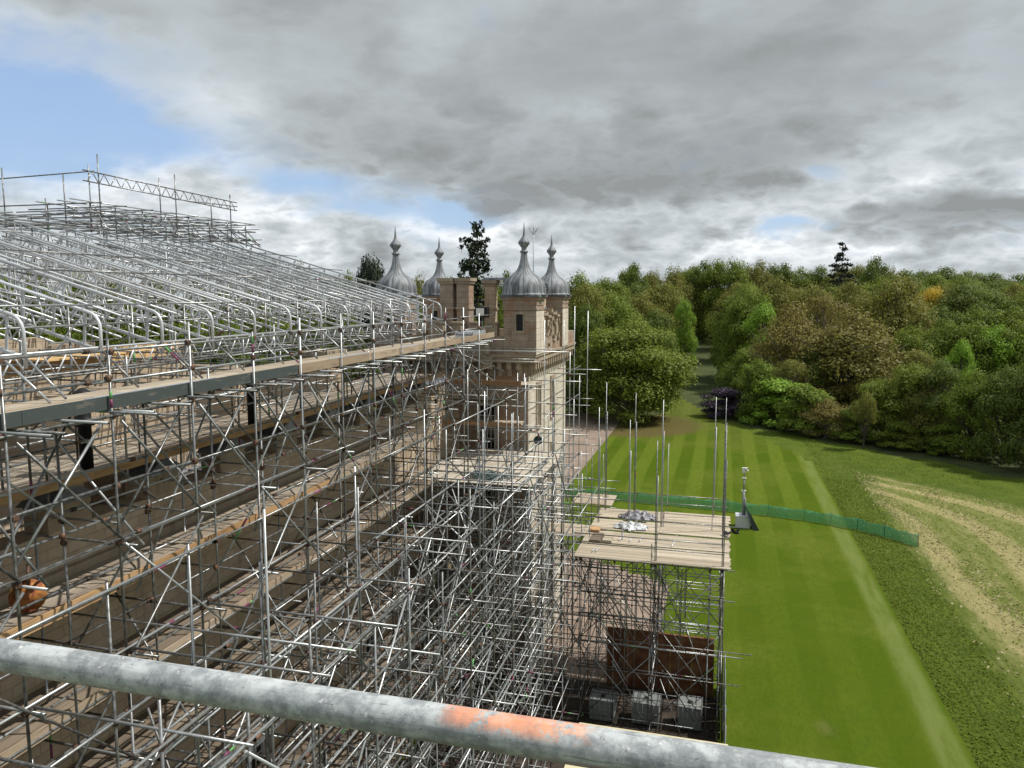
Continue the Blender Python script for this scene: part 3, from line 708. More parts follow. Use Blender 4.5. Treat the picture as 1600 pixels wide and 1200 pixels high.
        if cx > -10:
            mb = MB(); mb.box((cx+h+.001, cy-h-.004, 17.03), (cx+h+.02, cy+h-.02, 19.19)); part('turret_lit_skin', mb, 'stone_sunlit', tu)  # turret's sun side painted lighter by a thin added skin
        mb = MB(); mb.box((cx-.17, cy-h-.012, 18.2), (cx+.17, cy-h-.004, 19.0)); part('slit_window', mb, 'black', tu)
        mb = MB()
        for a, b in (((cx-.25, 18.1), (cx-.17, 19.1)), ((cx+.17, 18.1), (cx+.25, 19.1)), ((cx-.17, 19.0), (cx+.17, 19.1)), ((cx-.17, 18.1), (cx+.17, 18.2))):
            mb.box((a[0], cy-h-.04, a[1]), (b[0], cy-h-.013, b[1]))
        part('window_surround', mb, 'stone_trim', tu)
        def lead_obj(name, pf, n, rib, z0):
            m2 = MB(); m2.lathe([(r*sc, zz*sc) for r, zz in pf], (0, 0, 0), n, rib=rib, nr=8)
            ob = m2.build(name, 'lead', None); ob.parent = tu; ob.location = (cx-root.location.x, cy-root.location.y, z0); return ob
        # dense profile for the dome
        pts = []
        for i in range(len(prof)-1):
            for k in range(2): pts.append((prof[i][0]+(prof[i+1][0]-prof[i][0])*k/2, prof[i][1]+(prof[i+1][1]-prof[i][1])*k/2))
        pts.append(prof[-1])
        lead_obj('dome', pts, 64, 0.035, 19.93)
        fin = [(.15, 0), (.15, .02), (.2, .03), (.205, .08), (.19, .11), (.13, .13), (.125, .26), (.17, .3), (.19, .34), (.27, .44), (.29, .5), (.27, .55), (.2, .64), (.12, .74), (.07, .82), (.055, .95), (.018, 1.42)]
        fo = lead_obj('finial', fin, 16, 0.0, 19.93+2.0*sc)
    # forked lightning rod on the tower roof, floodlight on its bracket
    mb = MB(); mb.path([(-10.4, 42.6, 16.6), (-10.4, 42.6, 23.4)], .03, 6)
    for dx in (-.28, .28): mb.path([(-10.4, 42.6, 23.3), (-10.4+dx, 42.6, 23.7)], .022, 6)
    mb.path([(-10.4, 42.6, 23.4), (-10.4, 42.6, 23.8)], .015, 6)
    part('lightning_rod', mb, 'grey_steel')
    f = empty('floodlight', (-11.35, 36.1, 19.05), 'white-faced black floodlight on a bracket left of the near turret', 'floodlight')
    mb = MB(); mb.box((-11.65, 35.8, 18.85), (-11.05, 36.2, 19.35)); mb.build('housing', 'black', f)
    mb = MB(); mb.box((-11.60, 35.77, 18.95), (-11.2, 35.797, 19.3)); mb.build('lens', 'white_paint', f)
    mb = MB(); mb.path([(-11.35, 36.0, 18.86), (-11.35, 36.0, 18.3), (-11.35, 36.55, 18.2)], .03, 6); mb.build('bracket', 'grey_steel', f)
build_castle()
# ================================================================== facade scaffold
YS = [2.5 + 2.05*k for k in range(15)]
def coupl_line(s, x, zs, ys):
    for y in ys:
        for z in zs: s.coupler((x+jr(.02), y+jr(.05), z+jr(.02)))
def facade():
    s = Scaf('facade_scaffold', (-10.5, 17, 0), 'tall tube scaffold along the long castle wall carrying the top walkway', 'scaffold')
    lifts = [15.7 - 2.0*i for i in range(8)]
    for i, y in enumerate(YS):
        y += jr(.04)
        s.tube('standard', (-10.0, y, 12.6), (-10.0, y, 19.290+jr(.2)), hole=True)
        s.tube('standard', (-10.03, y+.05, 6.3), (-10.03, y+.05, 12.9)); s.tube('standard', (-10.0, y, 0), (-10.0, y, 6.6))
        s.tube('standard', (-11.2, y+jr(.1), 9.5), (-11.2, y+jr(.1), 17.9+jr(.6))); s.tube('standard', (-11.2, y, 0), (-11.2, y, 9.7))
        if i % 2 == 0: s.tube('standard', (-12.5, y+.6, 0), (-12.5, y+.6, 16.2))
        s.tube('standard', (-12.45, y+.9, 15.9), (-12.45, y+.9, 17.9+jr(.5)))
        if i % 2: s.tube('standard', (-11.95, y+.5, 17.9), (-11.95, y+.5, 18.840+jr(.15)))
        # paired transoms poking out below the top walkway
        for k, dz in ((0.0, 0), (.32, -.03), (1.05, 0)):
            s.tube('transom', (-12.3+jr(.2), y+k+jr(.06), 18.010+dz), (-9.25+jr(.22), y+k+jr(.06), 18.000+dz), hole=True)
        for z in lifts:
            s.tube('transom', (-12.7, y+.1, z-.06), (-9.6+jr(.2), y+.1, z-.06), hole=True)
            if z > 9 and random.random() < .6: s.tube('transom', (-12.7, y+1.1, z-.06), (-10.9+jr(.2), y+1.1, z-.06), hole=True)
        coupl_line(s, -10.0, [17.940, 18.590, 19.040, 16.7]+lifts, [y]); coupl_line(s, -11.2, lifts, [y]); 
        for z in (17.940, 16.0, 15.6): s.coupler((-11.2, y, z))
    def ledger(x, z, y0=0.6, y1=33.6, seg=6.2):
        if 12.4 < z < 15.9: y1 = 29.3
        y = y0 - random.uniform(0, 3)
        k = 0
        while y < y1:
            e = min(y+seg, y1+jr(.2)); dz = .05*(k % 2)
            s.tube('ledger', (x, y, z+dz*.5), (x, e+.25, z+dz*.5)); s.coupler((x, e, z+.02), 1); y += seg; k += 1
    for z in (19.04, 18.52): ledger(-10.05, z)
    ledger(-9.95, 17.920); ledger(-10.06, 16.7); ledger(-11.25, 17.920); ledger(-12.2, 17.920)
    for z in lifts:
        ledger(-10.06, z); ledger(-9.93, z+.08); ledger(-11.25, z); ledger(-11.27, z+1.0)
        if z > 8: ledger(-12.4, z); ledger(-11.3, z+.55)
    for z in (17.0, 17.4): ledger(-12.48, z)
    # bracing under the walkway: crosses each bay, plus cross-bay braces
    for i in range(len(YS)-1):
        a, b = YS[i], YS[i+1]
        s.tube('brace', (-9.92, a+.1, 17.840), (-9.92, b-.0, 15.75)); s.tube('brace', (-10.12, b-.1, 17.840), (-10.12, a, 15.8))
        s.tube('brace', (-11.15, a, 17.840), (-11.15, b+.2, 15.8))
        if i % 2: s.tube('brace', (-11.3, b+.4, 17.8), (-11.3, a-.3, 14.0))
        s.tube('brace', (-12.3, a+.5, 17.890), (-9.95, a+.5, 15.5)); 
        if i % 2 == 0: s.tube('brace', (-9.9, a, 15.7), (-9.9, a+4.1, 11.7)); 
        if i % 2 == 1: s.tube('brace', (-9.88, a+4.1, 15.6), (-9.88, a, 11.7))
        if i % 2 == 0: s.tube('brace', (-9.9, a+4.1, 11.7), (-9.9, a, 7.7)); s.tube('brace', (-9.9, a, 7.7), (-9.9, a+4.1, 3.7))
        if i % 2: s.tube('brace', (-12.5, a+.3, 13.8), (-9.9, a+.3, 9.8)); s.tube('brace', (-9.9, a+.3, 9.6), (-12.5, a+.3, 5.8))
        else: s.tube('brace', (-10.0, a+.3, 15.6), (-12.5, a+.3, 11.8))
    # lattice girder beside the walkway
    g = []
    y = 1.0
    for z in (18.910, 18.470): s.tube('girder_chord', (-12.25, .6, z), (-12.25, 31.5, z), band=False)
    while y < 31:
        g.append(('t', (-12.25, y, 18.480), (-12.25, y+.28, 18.900), .016, 6, 12)); g.append(('t', (-12.25, y+.28, 18.900), (-12.25, y+.56, 18.480), .016, 6, 12)); y += .6
    s.add('girder_lacing', g, (-12.25, 10, 18.640), (-12.25, 25, 18.640), 1000)
    for y in YS[::2]: s.tube('girder_post', (-12.3, y+.4, 16.2), (-12.3, y+.4, 19.140)); s.tube('brace', (-12.25, y, 18.840), (-11.3, y, 18.110))
    # decks and toe boards
    deck(s, -11.95, -10.12, .8, 33.7, 18.090)
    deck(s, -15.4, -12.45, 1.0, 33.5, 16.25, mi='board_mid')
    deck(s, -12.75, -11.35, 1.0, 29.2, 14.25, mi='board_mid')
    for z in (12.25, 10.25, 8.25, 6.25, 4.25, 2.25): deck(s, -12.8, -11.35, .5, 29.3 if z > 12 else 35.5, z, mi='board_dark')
    def toes(x, z, y0, y1, fn):
        y = y0
        while y < y1:
            e = min(y+3.9, y1); s.box('toe_board', (x, y+.004, z), (x+.038, e-.004, z+.225), fn(y)); y += 3.9
    toes(-10.09, 18.040, 1.2, 33.7, lambda y: 7 if y < 4.5 else (9 if y < 15 else 8))
    toes(-12.44, 16.2, 1.0, 33.4, lambda y: 7)
    toes(-11.34, 14.2, 1.0, 29.2, lambda y: 7 if y < 20 else 8)
    toes(-11.34, 12.2, .5, 29.3, lambda y: 8)
    s.finish()
facade()
# ================================================================== outer buttress scaffold
def buttress():
    s = Scaf('buttress_scaffold', (-7.3, 17, 0), 'outer birdcage of tubes stepping out from the facade, bare pole ends sticking up', 'scaffold')
    lifts = [13.7 - 2.0*i for i in range(7)]
    rr = random.Random(11)
    XL = [-8.5, -7.4, -6.3]
    top = {-8.5: 16.5, -7.4: 14.9, -6.3: 13.8}
    for i, y0 in enumerate(YS + [33.25]):
        for x in XL:
            if x == -6.3 and y0 < 4: continue
            if x == -7.4 and i > 9 and i % 2: continue
            y = y0 + rr.uniform(-.25, .25); t = top[x] + rr.uniform(-1.3, 1.1)
            if y0 > 29: t = 15.0+rr.uniform(-1, 1.5)
            s.tube('standard', (x, y, t-6.2), (x, y, t), hole=True); s.tube('standard', (x+.05, y, 3.4), (x+.05, y, t-5.9)); s.tube('standard', (x, y, 0), (x, y, 3.8))
            for z in lifts:
                if z < t: s.coupler((x, y, z)); 
            if x == -7.4 and i > 9 and i % 2: continue
            if i % 3 == 1 and x == -7.4: s.tube('standard', (x+.1, y+.03, t-5), (x+.1, y+.03, t+.9), hole=True)
        for z in lifts:
            s.tube('transom', (-9.9, y0+.06, z+.06), (-5.9+rr.uniform(-.3, .5), y0+.06, z+.06), hole=True)
            if rr.random() < .45: s.tube('transom', (-12.4, y0+.9, z+.1), (-6.0, y0+.9, z+.1))
    for x in XL:
        for z in lifts + ([15.7] if x == -8.5 else []):
            for dz, dx in ((0, 0), (1.0, .06)) if z < 12 else ((0, 0),):
                y = -.5 - rr.uniform(0, 3); k = 0
                while y < 33.5:
                    e = min(y+6.2, 34.2); s.tube('ledger', (x+.05+dx, y, z+dz+.04*(k % 2)), (x+.05+dx, e+.25, z+dz+.04*(k % 2)))
                    s.coupler((x+.05+dx, e, z+dz), 1); y += 6.2; k += 1
    for i in range(0, len(YS)-1):
        y = YS[i]
        for x in XL:
            for z in (13.7, 9.7, 5.7):
                if rr.random() < .75:
                    if (i % 2) ^ (z == 9.7): s.tube('brace', (x+.1, y, z), (x+.1, y+4.1, z-4))
                    else: s.tube('brace', (x-.05, y+4.1, z), (x-.05, y, z-4))
        # braces across the depth
        for z in (13.7, 11.7, 9.7, 7.7, 5.7, 3.7):
            if rr.random() < .55:
                a, b = (-10.0, -6.3) if rr.random() < .5 else (-6.3, -10.0); s.tube('brace', (a, y+.15, z), (b, y+.15, z-2-2*rr.random()))
        # long raking shores down the face towards the lawn
        if i % 2 == 0: s.tube('raker', (-9.9, y+.3, 12.5), (-6.2, y+.3, 2.0))
    for k in range(26):                       # long parallel sloping tubes
        y = 1+rr.random()*24; x = rr.choice(XL)+rr.uniform(-.1, .4); z = rr.choice(lifts)+rr.uniform(-.4, .4)
        s.tube('ledger', (x, y, z), (x, y+6.2, z+rr.uniform(-.3, .3)))
    # boarded landing high over the corner, with guard rails
    deck(s, -12.4, -7.35, 29.5, 36.4, 12.25, 'x', mi='board_pale', name='landing')
    for y in (29.45, 36.0):
        for z in (12.12,): s.tube('ledger', (-12.6, y, z), (-6.6, y, z))
    for y in (30.4, 32.4, 34.4, 36.0):
        s.tube('transom', (-12.6, y, 12.13), (-6.7+rr.uniform(-.2, .4), y, 12.13), hole=True)
    for x in (-12.0, -10.2, -8.9, -7.3):
        s.tube('ledger', (x, 28.9, 12.17-.05), (x, 36.9, 12.17-.05))
        for y in (29.6, 31.6, 33.6, 35.8): s.tube('standard', (x+rr.uniform(-.1, .1), y, 0), (x, y, 6.2)); s.tube('standard', (x, y, 6.0), (x, y, 12.2 if rr.random() < .5 else 14.6+rr.uniform(-1, 1)))
        for z in (10.2, 8.2, 6.2, 4.2, 2.2): s.tube('ledger', (x, 28.8, z), (x, 36.4, z))
    for y in (29.6, 31.6, 33.6, 35.8):
        for z in (10.2, 8.2, 6.2, 4.2, 2.2): s.tube('transom', (-12.7, y+.06, z+.06), (-6.4, y+.06, z+.06))
        for z in (12.0, 8.0, 4.0): s.tube('brace', (-12.4, y, z), (-8.4, y, z-3.9)); s.tube('brace', (-7.3, y+.1, z), (-10.9, y+.1, z-3.9))
    s.finish()
buttress()
# ================================================================== scaffold round the tower
def tower_scaf():
    s = Scaf('tower_scaffold', (-10, 35.5, 0), 'tube scaffold with boarded lifts in front of the square corner tower', 'scaffold')
    rr = random.Random(5)
    for x in (-12.3, -10.7, -9.2, -7.7):
        for y in ((35.9, 34.6) if x > -11 else (35.9,)):
            t = 18.3 if x < -11 else (16.9 if x < -9 else 15.3 + rr.uniform(-.6, .8))
            s.tube('standard', (x, y, 8.6), (x, y, t-rr.uniform(0, .8)), hole=True); s.tube('standard', (x, y, 0), (x, y, 8.8))
    for x, y, t in ((-8.55, 37.4, 18.7), (-8.3, 41.0, 18.6), (-8.2, 43.6, 19.3), (-7.6, 39.2, 17.0), (-7.6, 44.6, 19.0), (-8.4, 46.5, 15)):
        s.tube('standard', (x, y, 9), (x, y, t), hole=True); s.tube('standard', (x, y, 0), (x, y, 9.3))
    for z in (17.35, 16.85, 15.6, 14.75, 13.6, 11.7, 9.7, 7.7, 5.7, 3.7, 1.7):
        for y in (35.95, 34.5):
            s.tube('ledger', (-13.0, y, z), (-8.9+rr.uniform(0, 2.4), y, z))
    for z in (15.6, 13.9, 11.2, 9.2, 7.2, 5.2, 3.2):
        s.tube('ledger', (-8.35, 36.2, z), (-8.35, 46.5, z)); 
        for y in (37.5, 41.0, 43.7): s.tube('transom', (-9.25, y, z+.06), (-7.0+rr.uniform(-.2, .4), y, z+.06), hole=True)
    for x in (-13.4, -12.2, -11.0, -9.8, -8.7):
        for z in (15.6, 13.6, 11.7, 9.7, 7.7): s.tube('transom', (x, 34.0, z-.07), (x, 36.35, z-.07), hole=True)
    deck(s, -12.9, -9.0, 34.9, 36.3, 15.72, 'x', name='lift_boards'); deck(s, -12.9, -9.3, 34.9, 36.3, 13.75, 'x', name='lift_boards')
    for x in (-12.9, -10.95): 
        s.box('toe_board', (x, 34.56, 15.7), (x+1.93, 34.6, 15.93), 11); s.box('toe_board', (x, 34.56, 13.7), (x+1.93, 34.6, 13.93), 11)
    g = []
    x = -13.8
    for z in (15.5, 15.05): s.tube('girder_chord', (-13.8, 34.45, z), (-9.2, 34.45, z), band=False)
    while x < -9.4: g.append(('t', (x, 34.45, 15.06), (x+.25, 34.45, 15.49), .016, 6, 12)); g.append(('t', (x+.25, 34.45, 15.49), (x+.5, 34.45, 15.06), .016, 6, 12)); x += .55
    s.add('girder_lacing', g, (-12, 34.5, 15.2), (-10, 34.5, 15.2), 100)
    for k in range(12):
        z = 2+rr.random()*9; x = rr.uniform(-13.5, -9.5); s.tube('brace', (x, 35.2+rr.uniform(-.6, .6), z), (x+rr.choice((-2.2, 2.2)), 35.2, z+2.3))
    # short stubs and knee braces near the junction with the facade
    for k in range(10): s.tube('brace', (-12.6+rr.uniform(-1, .8), 31.5+rr.random()*3, 17.9), (-11+rr.uniform(-1, 1.2), 32+rr.random()*3, 15.4+rr.uniform(-.5, 1)))
    for y in (36.6, 38.6, 40.6, 42.6): s.tube('brace', (-8.3, y, 8+rr.random()*3), (-8.3, y+2, 5+rr.random()*2)); 
    s.finish()
tower_scaf()
# ================================================================== loading tower on the lawn side
def loading():
    s = Scaf('loading_scaffold', (-2.8, 37.6, 0), 'free-standing scaffold tower with pale boarded loading deck beside the lawn', 'scaffold')
    rr = random.Random(21); ZD = 8.1
    X = (-6.0, -4.4, -2.75, -2.6, -.2, .3); Y = (33.75, 36.4, 39.0, 41.5)
    tall = {(-2.6, 33.75): 13.6, (-2.75, 39.0): 14.7, (.3, 33.75): 14.5, (-.2, 41.5): 14.6, (.3, 39.0): 14.9, (-4.4, 41.5): 14.7, (-4.4, 39.0): 13.6, (-6.0, 39.0): 14.2, (-6.0, 41.5): 15.2, (-2.6, 41.5): 12.0}
    for x in X:
        for y in Y:
            t = tall.get((x, y), ZD-.1 if rr.random() < .5 else 8.9)
            s.tube('standard', (x, y, ZD-4), (x, y, t), hole=True)
            if t > 13: s.tube('standard', (x+.06, y, ZD-1), (x+.06, y, t-1.6))
            s.tube('standard', (x, y, 0), (x, y, ZD-3.8))
    for z in (7.95, 6.7, 6.55, 5.3, 4.2, 4.0, 2.7, 1.5, .4):
        for y in Y:
            s.tube('ledger', (-6.4, y+.05, z), (.45+(rr.uniform(.3, 1.3) if y < 34 and rr.random() < .7 else 0), y+.05, z), hole=True)
        for x in (-6.0, -2.7, .25):
            s.tube('transom', (x+.05, 33.2, z-.06), (x+.05, 42.0, z-.06))
    for z, e in ((9.1, 1.1), (8.65, 1.2)):
        s.tube('ledger', (-6.3, 33.8, z), (.4, 33.8, z), hole=True)
        s.tube('ledger', (-6.3, 41.6, z), (.6, 41.6, z), hole=True)
    s.tube('ledger', (-6.2, 36.4, 9.15), (1.0, 36.4, 9.15), hole=True)
    for k in range(9): s.tube('transom', (-6.2+.8*k, 33.3, 8.0), (-6.2+.8*k, 42.0+rr.uniform(0, .3), 8.0), hole=True)
    for y in (33.7, 36.45, 39.1, 41.6):
        for z in (8.0, 4.0):
            s.tube('brace', (-6.0, y, z), (-2.7, y, z-3.7)); s.tube('brace', (-2.7, y-.08, z), (.3, y-.08, z-3.7))
            s.tube('brace', (.3, y+.06, z-.3), (-2.7, y+.06, z-3.6))
            if y < 40: s.tube('brace', (-2.6, y+.08, z-.3), (-6.0, y+.08, z-3.9))
    for x in (-6.05, -2.8, .35):
        for a, b in ((33.8, 37.7), (37.7, 41.5)):
            for z in (8.0, 4.0): s.tube('brace', (x, a, z), (x, b, z-3.8)); s.tube('brace', (x+.08, b, z), (x+.08, a, z-3.8))
    for k in range(26):
        x = rr.uniform(-6, -1); y = rr.choice(Y)+rr.uniform(-.5, .5); z = rr.uniform(2.4, 7.8); s.tube('brace', (x, y, z), (x+rr.uniform(.6, 1.8), y+rr.uniform(-.6, .6), z-rr.uniform(1.6, 3)))
    for x, y in ((-5.2, 34.6), (-3.6, 35.4), (-1.5, 34.8), (-5.3, 37.9), (-3.5, 38.3), (-1.4, 37.5), (-3.9, 33.9), (-1.9, 40.1)): s.tube('standard', (x, y, 0), (x, y, 6.5)); s.tube('standard', (x+.06, y, 4), (x+.06, y, 7.9))
    for x in X:
        for y in Y:
            for z in (7.9, 6.6, 5.3, 4.1, 2.7): s.coupler((x, y, z))
    # four bays of boards, seams between them
    for y0, y1 in ((33.5, 35.5), (35.72, 37.6), (37.84, 39.7), (39.94, 41.8)):
        deck(s, -6.25, -2.5, y0, y1, ZD, 'x', jit=.1, name='deck_bay'); deck(s, -2.75, .62, y0, y1, ZD+.04, 'x', jit=.1, name='deck_bay')
    deck(s, -8.0, -5.7, 42.0, 44.2, ZD+.1, 'y', name='side_landing'); deck(s, -9.2, -5.6, 36.8, 38.6, ZD-.1, 'x', name='side_landing')
    for x in (-8.6, -7.5, -6.5):
        for y in (37, 40, 42.2, 44.0): s.tube('standard', (x, y, 0), (x, y, 6)); s.tube('standard', (x, y, 5.8), (x, y, 9+rr.random()*3.5), hole=True)
    for z in (8.0, 6.6, 5.2, 3.8, 2.4, 9.1):
        for y in (37, 40, 42.2, 44): s.tube('ledger', (-9.2, y+.05, z), (-5.5, y+.05, z))
        for x in (-8.6, -6.5): s.tube('transom', (x, 36, z+.06), (x, 44.6, z+.06))
    for x, y in ((-7.6, 36.8), (-8.4, 38.5), (-7.0, 40.4)):
        for z in (8, 4.2): s.tube('brace', (x, y, z), (x+1.2, y+1.8, z-3.6)); s.tube('brace', (x+1.2, y, z), (x, y+.2, z-3.8))
    s.finish()
loading()
# ================================================================== temporary roof
def roof():
    XK, ZK, M = -12.2, 19.65, 0.28
    L = 10.6
    n = math.hypot(1, M); ux, uz = -1/n, M/n; nx, nz = -M/n, -1/n       # along, perpendicular-down
    def P(s_, d, y=0): return (ux*s_+nx*d, y, uz*s_+nz*d)
    def knee_truss(loc, label, group):
        root = empty('roof_truss', loc, label, 'roof truss', group)
        mb = MB(); pts = [(0, 0, -1.0), (0, 0, -.35)]
        for k in range(1, 7):
            a = math.pi/2*(k/6)*(1-math.atan(M)/(math.pi/2)*.85)
            r = .34; pts.append((-r+r*math.cos(a), 0, -.35+r*math.sin(a)))
        e = pts[-1]; pts.append((e[0]+ux*L, 0, e[2]+uz*L)); mb.path(pts, .034, 10, 0); mb.build('top_chord', 'galv_bright', root, off=(0, 0, 0)).location = (0, 0, 0)
        z0 = -.09
        def Q(s_, d): return (-.34+ux*s_+nx*d, 0, -.03+uz*s_+nz*d)
        mb = MB()
        a, b = Q(-.55, .66), Q(L-.2, .66)
        for dy in (-.028, .028): mb.bar((a[0], dy, a[2]), (b[0], dy, b[2]), .03, .055)
        mb.build('bottom_chord', 'galv_bright', root, off=(0, 0, 0)).location = (0, 0, 0)
        mb = MB(); t = 0.0
        while t < L-.9:
            mb.bar(Q(t, .02), Q(t-.1, .66), .018, .062); mb.path([Q(t, .02), Q(t+.42, .66)], .016, 6); t += .8
        mb.build('lacing', 'galv_bright', root, off=(0, 0, 0)).location = (0, 0, 0)
        return root
    def straight_beam(loc, label, group):
        root = empty('lattice_girder', loc, label, 'lattice beam', group)
        def Q(s_, d): return (-.45+ux*s_+nx*d, 0, -.16+uz*s_+nz*d)
        for nm, d in (('top_chord', 0), ('bottom_chord', .46)):
            mb = MB(); mb.path([Q(0, d), Q(L, d)], RT, 8); mb.build(nm, 'galv_bright', root, off=(0, 0, 0)).location = (0, 0, 0)
        mb = MB(); t = .1
        while t < L-.6:
            mb.path([Q(t, 0), Q(t+.28, .46)], .015, 6); mb.path([Q(t+.28, .46), Q(t+.56, 0)], .015, 6); t += .56
        mb.build('lacing', 'galv_bright', root, off=(0, 0, 0)).location = (0, 0, 0)
        return root
    G = 'sloping trusses of the temporary roof'
    G2 = 'straight lattice beams between the roof trusses'
    first = first2 = None
    def cp(src, loc):
        c = src.copy(); COL.objects.link(c); c.location = loc
        for ch in src.children:
            d = ch.copy(); COL.objects.link(d); d.parent = c
        return c
    ys = [32.53-1.787*k for k in range(14)]
    words = ['farthest curved-end roof truss, nearest the lead domes', 'second curved-end roof truss from the lead domes']
    ords = ['third', 'fourth', 'fifth', 'sixth', 'seventh', 'eighth', 'ninth', 'tenth', 'eleventh', 'twelfth', 'thirteenth', 'fourteenth']
    words += ['%s curved-end roof truss counting from the lead domes' % o for o in ords]
    w2 = ['straight lattice beam next to the farthest curved-end roof truss'] + ['straight lattice beam in the %s gap counting from the lead domes' % o for o in ['second']+ords]
    for k, y in enumerate(ys):
        loc = (XK, y, ZK)
        if first is None: first = knee_truss(loc, words[k], G); c = first
        else: c = cp(first, loc)
        c['label'] = words[k]
        if k < 13:
            for dy, wd in ((-.6, 'farther'), (-1.2, 'nearer')):
                loc2 = (XK, y+dy, ZK); lab = '%s of two straight lattice beams in the %s gap from the lead domes' % (wd, (['first', 'second']+ords)[k])
                if first2 is None: first2 = straight_beam(loc2, lab, G2); c = first2
                else: c = cp(first2, loc2)
                c['label'] = lab
    s = Scaf('ridge_scaffold', (-18, 20, 12.9), 'tube frame under and along the ridge of the temporary roof', 'scaffold')
    rr = random.Random(9)
    def zr(x): return ZK + (-x+XK)*M
    # purlins along the roof, above and below the trusses
    for sx, d in ((.35, .03), (.3, -.36), (1.7, -.72), (3.1, .04), (3.2, -.72), (4.9, -.72), (5.0, .04), (6.6, -.72), (7.4, .04), (8.3, -.72), (9.4, .04), (10.0, -.72)):
        y = 8.6
        while y < 32.6: s.tube('purlin', (XK-sx, y, zr(XK-sx)+d), (XK-sx, min(y+6.3, 32.9), zr(XK-sx)+d), r=.02); y += 6.1
    # posts and braces down to the castle roof
    for i, y in enumerate(ys):
        for sx in ((.9, 7.2, 10.0) if i % 2 else (.9, 4.2)):
            x = XK-sx; s.tube('post', (x, y+.12, 12.9 if sx > .95 else 16.3), (x, y+.12, zr(x)-.1))
        s.tube('transom', (XK-.5, y+.15, 17.7), (XK-10.5, y+.15, 17.7)); 
        s.tube('transom', (XK-.5, y-.55, 18.4), (XK-6.5, y-.55, 18.4+rr.uniform(-.1, .1)))
        if i % 2: s.tube('transom', (XK-.5, y+.15, 16.9), (XK-10.5, y+.15, 16.9))
        s.tube('brace', (XK-1, y+.2, 19.1), (XK-4.2, y+.2, 16.6))
        s.tube('brace', (XK-.05, y, 18.9), (XK+.85, y, 18.13), hole=True)
    for sx in (.9, 2.5, 4.2, 7.2, 10.0):
        for z in (17.6, 18.3, 16.7):
            y = 6.
            while y < 32: s.tube('ledger', (XK-sx, y, z), (XK-sx, min(y+6.3, 32.9), z)); y += 6.1
    # diagonal wind bracing in the plane of the roof
    for k in range(0, 12, 2):
        y = ys[k]; x1 = XK-.8; x2 = XK-4.6
        s.tube('brace', (x1, y, zr(x1)-.35), (x2, y-3.4, zr(x2)-.35)); x3 = XK-8.6
        s.tube('brace', (x2, y, zr(x2)-.35), (x3, y-3.4, zr(x3)-.35))
    # ridge platform frame
    RX = [-22.1, -22.9, -24.0, -25.5]
    yy = [32.6, 31.2, 29.9, 28.5, 27.1, 25.8, 24.4, 23.2]
    for z in (22.55, 22.95, 23.3):
        for x in RX[:3]:
            s.tube('ledger', (x, 23.0-rr.random(), z), (x, 27.8, z)); s.tube('ledger', (x, 27.4, z+.03), (x, 33.1+rr.random()*.4, z+.03))
    for y in yy:
        for z in (22.5, 22.9, 23.25):
            s.tube('transom', (-21.6, y+rr.uniform(-.04, .04), z), (-26.2, y+rr.uniform(-.04, .04), z), hole=True)
        for x in RX[::2]: s.tube('post', (x, y, 22.2), (x, y, 23.3))
        s.tube('brace', (-21.3, y, 22.3), (-23.2, y, 23.2))
        s.tube('brace', (-21.4, y, 22.3), (-23.0, y+1.2, 23.2))
        s.tube('transom', (-21.8, y+.7, 23.1), (-26.2, y+.7, 23.1)); s.tube('transom', (-21.7, y+.7, 22.6), (-26.2, y+.7, 22.6))
    for y in (32.7,):
        for x0, x1 in ((-23.0, -21.7), (-23.6, -22.3), (-22.6, -21.4)): s.tube('brace', (x0, y, 23.0), (x1, y, 22.2))
    # lower continuation of the ridge frame to the left
    for y in (22.0, 20.6, 19.2, 17.8, 16.4):
        for z in (22.25, 22.5): s.tube('transom', (-21.2, y, z), (-27.2, y, z+rr.uniform(-.1, .1)))
        for x in (-22, -24.6): s.tube('post', (x, y, 20.5), (x, y, 22.55))
    for x in (-21.5, -22.6, -24): 
        for z in (22.25, 22.45): s.tube('ledger', (x, 15.6, z), (x, 23, z))
    # handrail posts with a lattice beam for top rail
    for y, z1 in ((31.9, 24.6), (28.15, 24.98), (23.55, 24.65), (24.0, 25.1)): s.tube('post', (-22.4, y, 22.4), (-22.4, y, z1), hole=True)
    for y, z1 in ((29.8, 24.2), (26.6, 24.6)): s.tube('post', (-21.9, y, 22.9), (-21.9, y, z1))
    for x, y, z1 in ((-23.6, 23.6, 24.4), (-25.7, 22.95, 24.6), (-27.2, 22.9, 23.9), (-26.3, 22.7, 23.9), (-24.9, 24.0, 23.6)): s.tube('post', (x, y, 21.5), (x, y, z1), hole=True)
    s.tube('guard_rail', (-22.3, 23.7, 24.45), (-27.6, 22.7, 24.1)); s.tube('guard_rail', (-22.1, 27.6, 23.9), (-22.1, 32.0, 24.05))
    b = empty('lattice_beam', (-22.4, 23.4, 23.9), 'long horizontal lattice beam standing as top rail over the roof ridge', 'lattice beam')
    for nm, z in (('top_chord', 24.42), ('bottom_chord', 24.05)):
        mb = MB(); mb.path([(-22.33, 23.2, z), (-22.33, 32.3, z-.15)], RT, 8); mb.build(nm, 'galv', b)
    mb = MB(); y = 23.4
    while y < 31.9:
        d = (y-23.2)*.0165; mb.path([(-22.33, y, 24.06-d), (-22.33, y+.25, 24.41-d)], .016, 6); mb.path([(-22.33, y+.25, 24.41-d), (-22.33, y+.5, 24.05-d)], .016, 6); y += .55
    mb.build('lacing', 'galv', b)
    s.finish()
roof()
# ================================================================== handrail across the foreground
def foreground():
    mb = MB(); pts = [(-2.2+.1*i, .888, H-.558) for i in range(45)]; mb.path(pts, .0242, 40)
    o = mb.build('guard_rail', 'galv_rail', None, off=(0, .888, H-.558)); tag(o, 'thick galvanised handrail tube crossing the foreground with an orange spray mark', 'handrail')
